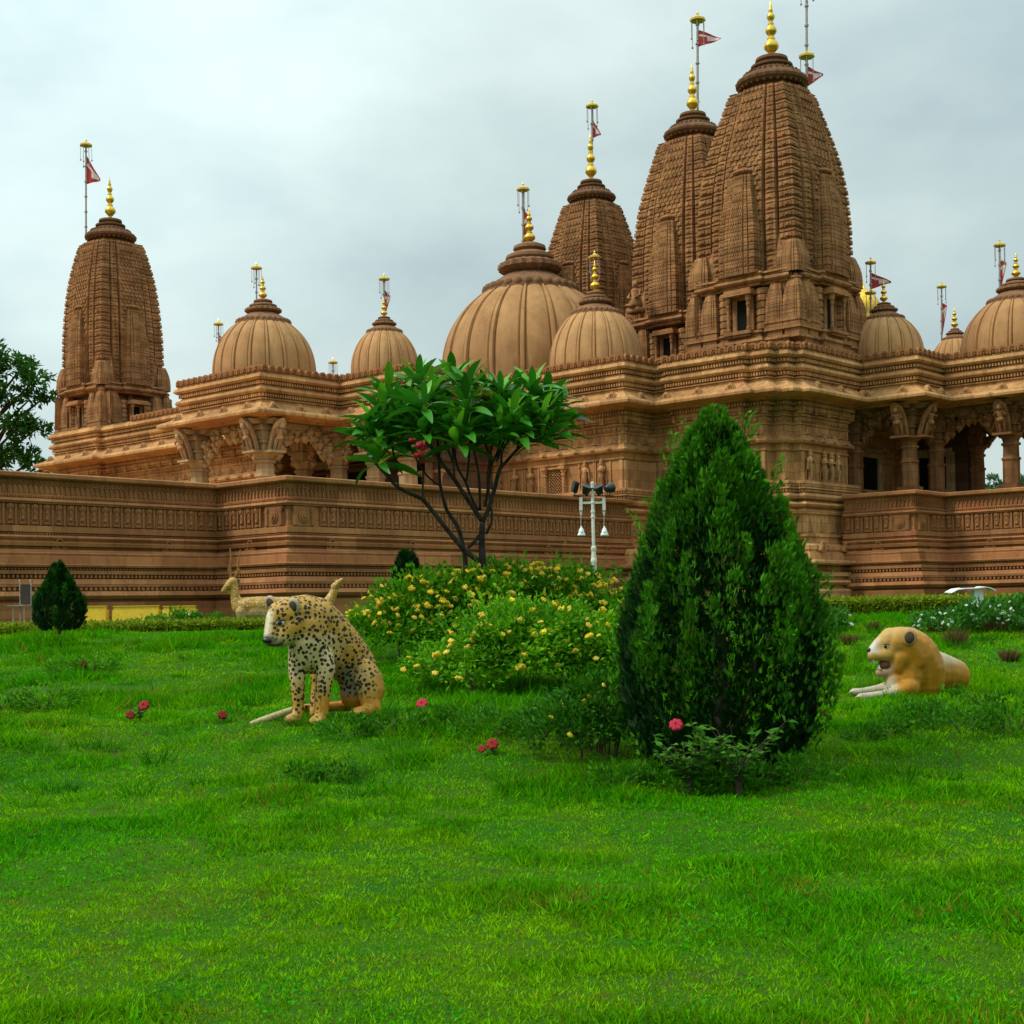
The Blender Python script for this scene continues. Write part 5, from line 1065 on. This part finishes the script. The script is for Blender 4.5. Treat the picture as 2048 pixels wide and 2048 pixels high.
shrub('white_flower_bed', 'tiny clump with white flowers against the big conifer on its right', 1668, 1262, 18.5, [(0, 0, .1, .28, .2)], 500, .075, .036, ((.014, .10, .008), (.09, .30, .025)), (5, [FW], .9), 'flower bed', 'white flower plants')
WC = ((.016, .12, .004), (.08, .29, .006))
for i, (u, v, d, s, lab) in enumerate(((1880, 1448, 13.6, 1.0, 'low leafy weed right in front of the lioness'), (1985, 1462, 13.4, 1.1, 'low leafy weed at the right edge before the lioness'), (1760, 1475, 13.2, .55, 'tiny weed between the big conifer and the lioness'), (1290, 1572, 11, .8, 'leafy weed at the left foot of the big conifer by the pink bloom'), (1420, 1585, 11, .75, 'leafy weed in the middle of the foot of the big conifer'), (1560, 1572, 11, .8, 'leafy weed at the right foot of the big conifer'),
        (745, 1470, 12.9, .9, 'low weed on the lawn below the leopard to its right'), (905, 1455, 13.2, .8, 'low weed below the red rose bloom'), (1040, 1475, 13.0, 1.1, 'low weed in front of the yellow flowering shrubs'), (640, 1560, 10.8, .6, 'broad-leaved grass tuft alone on the open lawn'), (60, 1420, 14.4, .9, 'dark weed clump at the left edge of the lawn'), (160, 1345, 16.8, .8, 'tall dark grass clump left on the slope'))):
    shrub('weed', lab, u, v, d, [(-.25 * s, 0, .06 * s, .3 * s, .17 * s), (.2 * s, .05, .09 * s, .35 * s, .2 * s)], int(900 * s), .055, .024, WC if 'dark' not in lab else LG, None, 'weed', 'weeds on the lawn', up=.6)
# roses
LEAFR = ((.03, .16, .01), (.13, .36, .03))
def rose_mesh(mat):
    m = MB(); q = random.Random(1)
    for k, (r, n) in enumerate(((.052, 7), (.036, 6), (.02, 4))):
        for i in range(n):
            a = 2 * PI * i / n + k; c = (r * .75 * math.cos(a), r * .75 * math.sin(a), .008 * k); m.ball(c, (r * .55, r * .55, r * .42), 6, 4)
    return m.mesh('flower', mat)
RO1, RO2 = rose_mesh(RPET), rose_mesh(RPET2)
def rose(label, u, v, d, n, hgt, me, fl, sc=1.0, cols=LEAFR, sp=1.0):
    p = gat(u, v); g_ = float(gz(p.x, p.y)); root = empty('rose_plant', (p.x, p.y, g_), 0, label, 'rose plant', 'rose plants on the lawn')
    m = MB(); q = random.Random(int(u)); P = []; T = []
    for i in range(max(2, n // 12)):
        a = q.uniform(0, 6.28); l = hgt * q.uniform(.6, 1.05); pts = [(0, 0, -.02), (.1 * l * math.cos(a), .1 * l * math.sin(a), l * .5), (.35 * sp * l * math.cos(a), .3 * l * math.sin(a) * min(sp, 1.2), l)]; m.tube(pts, [.006, .0045, .003], 4)
        for j in range(12): t = q.uniform(.3, 1); P.append((pts[2][0] * t ** 1.6, pts[2][1] * t ** 1.6, l * t)); T.append((q.gauss(0, 1), q.gauss(0, 1), q.uniform(-.1, .6)))
    m.build('stem', BARK, root); P, T = np.array(P), unit(np.array(T)); k = len(P); C = np.array(cols[0]) + (np.array(cols[1]) - np.array(cols[0])) * RNG.random(k)[:, None]
    cards('foliage', FOLI, P, T, unit(rdir(k) * .4 + np.array((0, -.3, 1))), .055 * sc * (.6 + .7 * RNG.random(k)), .034 * sc * (.7 + .6 * RNG.random(k)), C, LEAF2, root)
    for x, y, z, s in fl: f = link('flower', me, root, loc=(x, y, z), sc=s); f.rotation_euler = (.9, 0, q.uniform(-.5, .5))
rose('rose plant with one big pink bloom at the foot of the big conifer', 1378, 1592, 10.9, 300, .46, RO1, [(-.1, -.1, .55, .85)], 1.3, sp=2.2)
rose('light leaved rose stems without bloom at the foot of the big conifer', 1478, 1594, 10.95, 340, .56, RO1, [], 1.35, sp=1.9)
rose('single pink-red bloom on the grass right of the leopard', 845, 1440, 13.6, 24, .14, RO1, [(0, -.03, .16, .95)])
rose('small red bloom on the grass below the leopard tail', 446, 1445, 13.8, 24, .07, RO2, [(0, -.03, .08, .8)])
rose('pair of dark red blooms left on the lawn', 280, 1445, 13.8, 48, .16, RO2, [(.05, -.03, .17, .95), (-.08, -.05, .08, .8)])
rose('wilted dark red bloom on the lawn left of the conifer', 985, 1508, 12.6, 24, .08, RO2, [(0, -.03, .09, .9), (-.09, -.04, .05, .6)])
rose('brownish faded bloom high on the left slope', 168, 1345, 16.0, 24, .10, RO2, [(0, -.03, .11, .8)])
# dried tufts near the lioness
def tuft(label, u, v, d, s):
    p = gat(u, v); root = tag(None or link('dry_tuft', None), label, 'dry tuft', 'dried tufts near the lioness') if 0 else None
    n = 260; a = RNG.random(n) * 2 * PI; rr = RNG.random(n) * .09 * s; P = np.stack([rr * np.cos(a), rr * np.sin(a), np.zeros(n)], 1); T = unit(np.stack([np.cos(a) * .75 * RNG.random(n), np.sin(a) * .75 * RNG.random(n), np.ones(n) * .8], 1)); t = RNG.random(n)[:, None]
    C = np.array((.10, .045, .02)) * (1 - t) + np.array((.23, .13, .05)) * t; gsel = RNG.random(n) < .3; C[gsel] = (.07, .13, .012)
    o = cards('dry_tuft', GRASS, P, T, unit(rdir(n) + np.array((0, 0, .5))), .17 * s * (.6 + .6 * RNG.random(n)), np.full(n, .013), C, BLADE); o.location = (p.x, p.y, float(gz(p.x, p.y)) - .01); tag(o, label, 'dry tuft', 'dried tufts near the lioness')
for a in (('reddish dry tuft between the conifer and the head of the lioness', 1696, 1290, 17.0, 1.0), ('brown dry tuft above and left of the lioness head', 1748, 1262, 18.2, .9), ('upright brown dry tuft above the back of the lioness', 1875, 1262, 18.2, 1.0), ('widest reddish dry tuft behind the neck of the lioness', 1912, 1290, 17.2, 1.4), ('dry tuft below the white flowers at the right edge', 1992, 1266, 18.0, 1.3), ('orange-brown dry tuft right of the lioness rump', 2020, 1322, 16.4, 1.0)): tuft(*a)

# low clipped hedge along the back of the lawn
def hedge(label, x0, x1, y):
    p0 = (x0 + x1) / 2; root = empty('hedge', (p0, y, -.3 if x0 > 0 else -.46), 0, label, 'hedge', 'clipped hedges along the back of the lawn'); n = int((x1 - x0) * 2600); w = (x1 - x0) / 2
    x = RNG.uniform(-w, w, n); s = RNG.random(n); yy = RNG.uniform(-.3, .3, n); z = np.full(n, .33) + .025 * RNG.normal(size=n); side = s > .5; yy[side] = -.3 + .03 * RNG.normal(size=side.sum()); z[side] = RNG.random(side.sum()) * .34
    z += .03 * (vnoise(x + 30, x * 0 + 3, 1.1, 12) - .5); T = unit(rdir(n) + np.array((0, -.2, .7))); t = RNG.random(n)[:, None]; C = np.array((.10, .20, .006)) * (1 - t) + np.array((.30, .36, .008)) * t
    cards('foliage', FOLI, np.stack([x, yy, z], 1), T, unit(rdir(n) * .6 + np.array((0, -.3, 1))), .055 * (.7 + .6 * RNG.random(n)), .03 * (.7 + .6 * RNG.random(n)), C, LEAF2, root)
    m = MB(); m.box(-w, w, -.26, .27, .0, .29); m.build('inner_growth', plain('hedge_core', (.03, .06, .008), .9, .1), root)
hedge('low clipped yellow-green hedge on the left, in front of the yellow barriers', -10.5, -1.2, 24.0); hedge('low clipped yellow-green hedge on the right below the pavilion wall', 2.0, 10.5, 24.0)

# frangipani
def frangipani():
    D = 19.0; o = at(960, 1236, D); o.z = float(gz(o.x, o.y)); root = empty('frangipani_tree', o, 0, 'bare-stemmed frangipani tree with whorls of long glossy leaves behind the yellow flowers', 'tree')
    Z = lambda x, y, d=0.0: at(750 + .2588 * x, 700 + .2588 * y, D + d) - o
    m = MB(); px = .2588 * D / 2862
    def br(pts, r0, r1, d0=0, d1=0):
        n = len(pts); q = [Z(x, y, d0 + (d1 - d0) * i / (n - 1)) for i, (x, y) in enumerate(pts)]; fine = []; rr = []
        for i in range(n - 1):
            for k in range(4):
                t = k / 4; a = q[max(i - 1, 0)]; b = q[i]; c = q[i + 1]; e = q[min(i + 2, n - 1)]
                fine.append(0.5 * ((2 * b) + (c - a) * t + (2 * a - 5 * b + 4 * c - e) * t * t + (3 * b - a - 3 * c + e) * t ** 3)); rr.append((r0 + (r1 - r0) * (i + t) / (n - 1)) * px * .86)
        fine.append(q[-1]); rr.append(r1 * px * .86); m.tube(fine, rr, 7)
    base = Z(835, 2070); br([(840, 2080), (835, 1850), (830, 1640), (825, 1500), (828, 1340)], 44, 26)
    br([(825, 1650), (690, 1545), (560, 1390), (400, 1190), (360, 1150), (190, 1070), (110, 990), (20, 890), (-20, 830)], 24, 12, 0, -.5); br([(180, 1060), (165, 950), (150, 830), (120, 700)], 11, 9, -.4, -.3); br([(370, 1160), (370, 1040), (372, 940)], 10, 8, -.3, -.3)
    br([(720, 2080), (705, 1760), (690, 1560), (640, 1370), (560, 1250), (520, 1120), (500, 1000), (490, 760), (470, 620)], 26, 11, .1, .5); br([(500, 1050), (400, 970), (330, 860), (270, 760), (200, 700)], 10, 8, .3, .2); br([(715, 1530), (770, 1480), (825, 1410)], 16, 18, 0, 0)
    br([(825, 1320), (720, 1160), (620, 1010), (560, 930), (490, 830), (430, 740), (390, 560), (350, 380)], 22, 11, 0, -.6); br([(615, 1000), (605, 860), (600, 740), (590, 580)], 12, 9, -.3, -.4); br([(610, 890), (540, 710), (500, 620)], 11, 8, -.3, -.7)
    br([(795, 1240), (740, 1130), (700, 1020), (630, 880), (610, 640), (600, 420)], 14, 9, 0, .4); br([(708, 1010), (725, 860), (735, 700), (740, 480)], 11, 9, .1, -.2)
    br([(812, 1240), (805, 1000), (780, 850), (740, 690), (700, 480)], 14, 9, 0, -.5); br([(828, 1330), (880, 1220), (930, 1050), (960, 930), (1000, 880), (1100, 770), (1190, 690), (1290, 650)], 22, 11, 0, -.3)
    br([(850, 1210), (880, 1020), (890, 860), (850, 720), (790, 580), (770, 470)], 13, 9, 0, .3); br([(890, 900), (950, 780), (970, 650), (930, 560), (850, 400)], 12, 9, 0, .5); br([(940, 860), (1000, 700), (1060, 600), (1090, 460)], 12, 9, 0, .3); br([(860, 1420), (905, 1310), (890, 1180), (870, 1010), (885, 860), (905, 700), (890, 560)], 13, 9, .05, -.3)
    br([(1100, 760), (1120, 640), (1200, 480), (1310, 400)], 10, 8, -.1, .4); br([(975, 900), (985, 780), (1040, 690), (1110, 620)], 11, 8, .1, -.5)
    m.build('trunk', BARKD, root, True)
    def leaf(kd):
        q = MB(); n = 7; Lf = .40; v = []
        for i in range(n + 1):
            t = i / n; w = .046 * math.sin(PI * min(1, t * .92 + .06)) ** .8 * (1 + .35 * t); z = .05 * t - (.10 + .07 * kd) * t * t; x = Lf * t
            v += [(x, -w, z + .35 * w), (x, 0, z), (x, w, z + .35 * w)]
        q.add(v, [(3 * i + k, 3 * i + k + 1, 3 * i + k + 4, 3 * i + k + 3) for i in range(n) for k in (0, 1)]); return q.mesh('leaf', FR, True)
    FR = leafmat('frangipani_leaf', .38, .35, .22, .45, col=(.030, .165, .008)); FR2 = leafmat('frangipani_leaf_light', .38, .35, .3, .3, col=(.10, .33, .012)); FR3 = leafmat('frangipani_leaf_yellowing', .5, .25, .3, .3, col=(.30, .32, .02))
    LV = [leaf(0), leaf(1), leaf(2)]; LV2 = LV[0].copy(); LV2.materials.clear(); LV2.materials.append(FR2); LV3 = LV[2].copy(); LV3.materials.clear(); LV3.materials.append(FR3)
    RS = [(90, 300, .1), (20, 560, -.4), (40, 800, -.5), (370, 400, -.6), (340, 210, .2), (610, 200, .5), (590, 560, -.5), (705, 400, -.3), (840, 330, .5), (1090, 330, .4), (1060, 480, -.4), (1320, 330, .4), (1400, 430, .2), (1170, 560, -.5), (1300, 480, -.3), (1400, 580, -.1), (1290, 650, -.3), (640, 660, -.7), (480, 600, .4), (390, 590, -.6), (1110, 610, -.4), (890, 520, -.2), (190, 540, .2), (-60, 620, -.4), (760, 540, .3), (220, 720, .2), (480, 400, .3), (950, 440, .4), (140, 660, -.2), (300, 500, -.3), (700, 600, -.6), (960, 590, -.5), (520, 520, .1), (1210, 430, .1), (840, 600, .3), (430, 300, .1), (720, 260, .1), (980, 300, 0), (1220, 300, .2), (200, 420, -.2), (60, 450, 0)]
    r = random.Random(4); cnt = 0; rest = MB()
    for x, y, d in RS:
        c = Z(x, y + 60, d); nl = 17
        for i in range(nl):
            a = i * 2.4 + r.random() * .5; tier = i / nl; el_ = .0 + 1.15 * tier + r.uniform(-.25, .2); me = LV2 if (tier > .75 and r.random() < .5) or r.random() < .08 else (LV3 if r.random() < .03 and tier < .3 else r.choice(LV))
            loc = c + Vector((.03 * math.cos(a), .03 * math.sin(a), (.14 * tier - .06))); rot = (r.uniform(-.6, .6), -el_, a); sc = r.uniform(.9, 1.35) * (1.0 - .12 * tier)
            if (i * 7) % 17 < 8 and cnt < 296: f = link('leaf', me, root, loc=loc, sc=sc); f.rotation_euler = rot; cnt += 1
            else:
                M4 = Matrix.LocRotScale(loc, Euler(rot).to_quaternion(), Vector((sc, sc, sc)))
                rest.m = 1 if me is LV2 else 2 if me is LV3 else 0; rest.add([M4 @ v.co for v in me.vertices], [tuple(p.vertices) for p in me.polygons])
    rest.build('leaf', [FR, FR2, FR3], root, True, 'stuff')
    pf = flower_mesh('flower', RPET, .06, 6)
    for x, y, s in ((345, 740, 1.1), (330, 815, 1.0), (370, 765, .8), (280, 700, .7)): link('flower', pf, root, loc=Z(x, y, -.75), sc=s)
    pf2 = flower_mesh('flower_bud', RPET2, .03, 5)
    for x, y in ((830, 480), (850, 520), (880, 540), (1230, 600), (540, 640), (580, 650), (1020, 680)): link('flower_bud', pf2, root, loc=Z(x, y, -.2))
frangipani()

# broad trees beyond the temple
def tree(label, u, v, d, blobs, n, ln, cols, trunk, group='trees beyond the temple'):
    b = at(u, v, d); g_ = -.2; root = empty('tree', (b.x, b.y, g_), 0, label, 'tree', group); bl = []
    for (uu, vv, r) in blobs: q = at(uu, vv, d) - Vector((b.x, b.y, g_)); bl.append((q.x, RNG.uniform(-.6, .6) * r * d / 2862, q.z, r * d / 2862, r * d / 2862 * .85))
    leaf_mass('crown', root, bl, n, ln, ln * .45, cols, .1, zmin=None, depth=.75, clumps=14)
    m = MB(); top = max(q[2] for q in bl); m.tube([(0, 0, -.1), (.1, 0, top * .4), (0, .1, top * .75)], [trunk, trunk * .8, trunk * .4], 8)
    for q in bl: m.tube([(.05, 0, max(top * .35, q[2] * .55)), ((q[0]) * .5, q[1] * .5, q[2] * .86), (q[0], q[1], q[2])], [trunk * .4, trunk * .25, trunk * .08], 5)
    m.build('trunk', BARK, root)
TG = ((.006, .04, .008), (.03, .12, .015))
tree('dark spreading tree at the left edge beyond the terrace wall', -70, 1100, 72, [(-60, 760, 70), (-10, 720, 42), (35, 735, 36), (70, 765, 34), (95, 790, 24), (25, 800, 34), (-20, 850, 55), (40, 855, 40), (75, 860, 26), (20, 915, 40), (60, 920, 30), (85, 940, 22), (-30, 940, 50), (60, 800, 24)], 4600, .36, ((.012, .06, .008), (.06, .19, .015)), .45)
tree('small far tree seen between the pavilion columns', 1985, 1000, 95, [(1985, 962, 10), (1996, 975, 12), (1974, 980, 10)], 260, .34, ((.06, .14, .06), (.14, .28, .12)), .15)  # leaf greens paled, distance haze put into the colour
tree('airy far tree seen at the right edge behind the pavilion', 2030, 1000, 95, [(2026, 956, 11), (2036, 972, 13), (2048, 962, 12)], 280, .34, ((.06, .14, .06), (.14, .28, .12)), .15)  # same haze-paled leaf greens
tree('pale far tree just above the terrace wall at the left', 112, 1000, 110, [(105, 945, 16), (125, 952, 14), (92, 955, 14)], 400, .4, ((.05, .10, .05), (.12, .2, .12)), .2)

# ------------------------------------------------------------------ garden furniture
def lamp_post():
    D = 26.0; o = at(1184, 1180, D); o.z = -.22; root = empty('lamp_post', o, 0, 'cream lamp post with black floodlights on top and two hanging bell lamps', 'lamp post'); Z = lambda x, y: at(750 + .2588 * x, 700 + .2588 * y, D) - o; k = .2588 * D / 2862
    m = MB(); t = Z(1680, 1040); m.tube([(t.x, 0, 0), (t.x, 0, t.z)], .032, 10)
    P = [(1810, 22), (1650, 20), (1640, 24), (1620, 24), (1610, 20), (1560, 17), (1540, 22), (1525, 22), (1515, 14)]; m.lathe([(r * k, Z(1680, y).z) for y, r in P], (t.x, 0), 12)
    for y in (1290, 1180, 1250): m.lathe([(.035, Z(1680, y + 10).z), (.042, Z(1680, y + 6).z), (.042, Z(1680, y - 6).z), (.035, Z(1680, y - 10).z)], (t.x, 0), 10)
    m.ball((t.x, 0, t.z + .02), .035, 8, 6); m.build('post', WHITE, root)
    m = MB(); a, b = Z(1590, 1182), Z(1770, 1182); m.box(a.x, b.x, -.018, .018, a.z - .02, a.z + .02); m.build('arm', WHITE, root)
    for x in (1590, 1768):
        m = MB(); q = Z(x, 1140); e = Z(x, 1240); m.box(q.x - .028, q.x + .028, -.028, .028, e.z, q.z); m.lathe([(.03, e.z - .02), (.022, e.z - .05), (.01, e.z - .10)], (q.x, 0), 8); h = Z(x, 1365); m.tube([(q.x, 0, e.z - .08), (h.x, 0, h.z)], .004, 4); m.build('hanger', WHITE, root)
        m = MB(); z0 = Z(x, 1436).z; z1 = Z(x, 1362).z; H = z1 - z0; m.lathe([(.075, z0), (.072, z0 + .15 * H), (.052, z0 + .35 * H), (.045, z0 + .6 * H), (.03, z0 + .78 * H), (.014, z0 + .86 * H), (.016, z0 + H)], (q.x, 0), 12); m.ball((q.x, -.045, z0 + .4 * H), .03, 6, 4); m.build('bell_lamp', WHITEM, root, True)
    m = MB(); a, b = Z(1530, 1128), Z(1850, 1128); m.tube([(a.x, 0, a.z), (b.x, 0, b.z)], .012, 6); m.tube([Z(1560, 1128), Z(1680, 1180)], .008, 4); m.tube([Z(1800, 1128), Z(1690, 1180)], .008, 4); m.build('floodlight_bar', BLACK, root)
    for x in (1640, 1724, 1818):
        c = Z(x, 1066); m = MB(); R_ = .098; m.lathe([(.03, -.13), (.06, -.12), (R_ * .8, -.04), (R_, .02), (R_ * 1.04, .03), (R_ * .95, .04), (R_ * .5, .02)], (0, 0), 14); o_ = m.build('floodlight', BLACK, root, True); o_.location = (c.x, 0, c.z); o_.rotation_euler = (.5 if x < 1800 else -1.35, 0, (.7 if x < 1700 else -.7))
        m = MB(); m.tube([(c.x - .05, .0, c.z - .0), (c.x, 0, Z(x, 1128).z)], .01, 4); m.build('bracket', BLACK, root)
    c = Z(1546, 1060); m = MB(); m.box(-.065, .065, -.03, .03, -.1, .1); o_ = m.build('floodlight', BLACK, root); o_.location = (c.x, 0, c.z); o_.rotation_euler = (.2, .2, .9); m = MB(); m.tube([(c.x, 0, c.z), (c.x - .01, 0, Z(1540, 1128).z)], .012, 4); m.build('bracket', BLACK, root)
lamp_post()
def barrier(label, u0, u1):
    D = 30.0; a, b = at(u0, 1212, D), at(u1, 1212, D); w = (b.x - a.x); o = ((a.x + b.x) / 2, D, -.35); root = empty('yellow_barrier', o, 0, label, 'barrier', 'yellow plastic barriers behind the left hedge'); H = a.z + .35
    m = MB(); m.box(-w / 2 - .03, w / 2 + .03, -.16, .16, 0, H * .86, .03, .35); m.box(-w / 2 + .01, w / 2 - .01, -.10, .10, H * .86, H - .02, .02, .05); m.box(-w / 2, w / 2, -.115, .115, H - .02, H)
    for x in (-w * .25, w * .25): m.box(x - .03, x + .03, -.165, .165, .02, H * .5)
    m.build('shell', YELLOW, root)
barrier('narrow yellow barrier right beside the small left conifer', 168, 212); barrier('widest yellow barrier, in the middle of the three', 229, 317); barrier('yellow barrier at the right end of the row, left of the deer', 328, 391)
def sign():
    D = 22.0; o = at(1955, 1235, D); o.z = float(gz(o.x, o.y)); root = empty('garden_lamp_box', o, 0, 'small white garden post with a curved white sheet roof before the right hedge', 'garden lamp'); Z = lambda x, y, d=0: at(1748 + .1553 * x, 1148 + .1553 * y, D + d) - o
    m = MB(); a, b = Z(1275, 240), Z(1392, 240); m.box(a.x, b.x, -.06, .08, 0, a.z + .04); m.build('post', WHITEM, root)
    m = MB(); v = []; prof = [(960, 250), (1040, 208), (1130, 196), (1270, 190), (1400, 176), (1460, 186), (1525, 222)]
    for x, y in prof: q = Z(x, y); v += [(q.x, -.16, q.z), (q.x, .2, q.z + .012), (q.x, .2, q.z + .024), (q.x, -.16, q.z + .012)]
    f = [(4 * i + k, 4 * i + (k + 1) % 4, 4 * i + 4 + (k + 1) % 4, 4 * i + 4 + k) for i in range(len(prof) - 1) for k in range(4)]; m.add(v, f + [(0, 1, 2, 3), (27, 26, 25, 24)]); m.build('roof', WHITEM, root)
    m = MB(); a, b = Z(1120, 190), Z(1300, 176); m.box(a.x, b.x, -.02, .05, a.z - .005, a.z + .03); m.build('solar_panel', BLACK, root)
sign()
def chair():
    D = 25.0; o = at(52, 1250, D); o.z = -.25; root = empty('metal_chair', o, 0, 'dark metal framed chair standing at the far left by the wall', 'chair'); Z = lambda x, y: at(.207 * x, 1080 + .207 * y, D) - o
    for x in (196, 300):
        m = MB(); p = [Z(x, 755), Z(x, 600), Z(x, 430), Z(x - 8, 395)]; m.tube([(p[0].x, 0, 0)] + [(q.x, 0, q.z) for q in p[1:]] + [(p[3].x - .02, .06, p[3].z + .01)], .012, 6); m.build('back_post', STEEL, root)
        m = MB(); q = Z(x, 635); m.tube([(q.x, -.36, 0), (q.x, -.36, q.z)], .012, 6); m.build('leg', STEEL, root)
    m = MB(); a, b = Z(200, 620), Z(296, 430); m.box(a.x, b.x, -.01, .01, a.z, b.z); m.build('backrest', plain('brown_mesh', (.05, .035, .025), .6), root)
    m = MB(); a, b = Z(150, 640), Z(310, 628); m.box(a.x, b.x, -.4, .02, a.z, b.z); m.build('seat', STEEL, root)
chair()
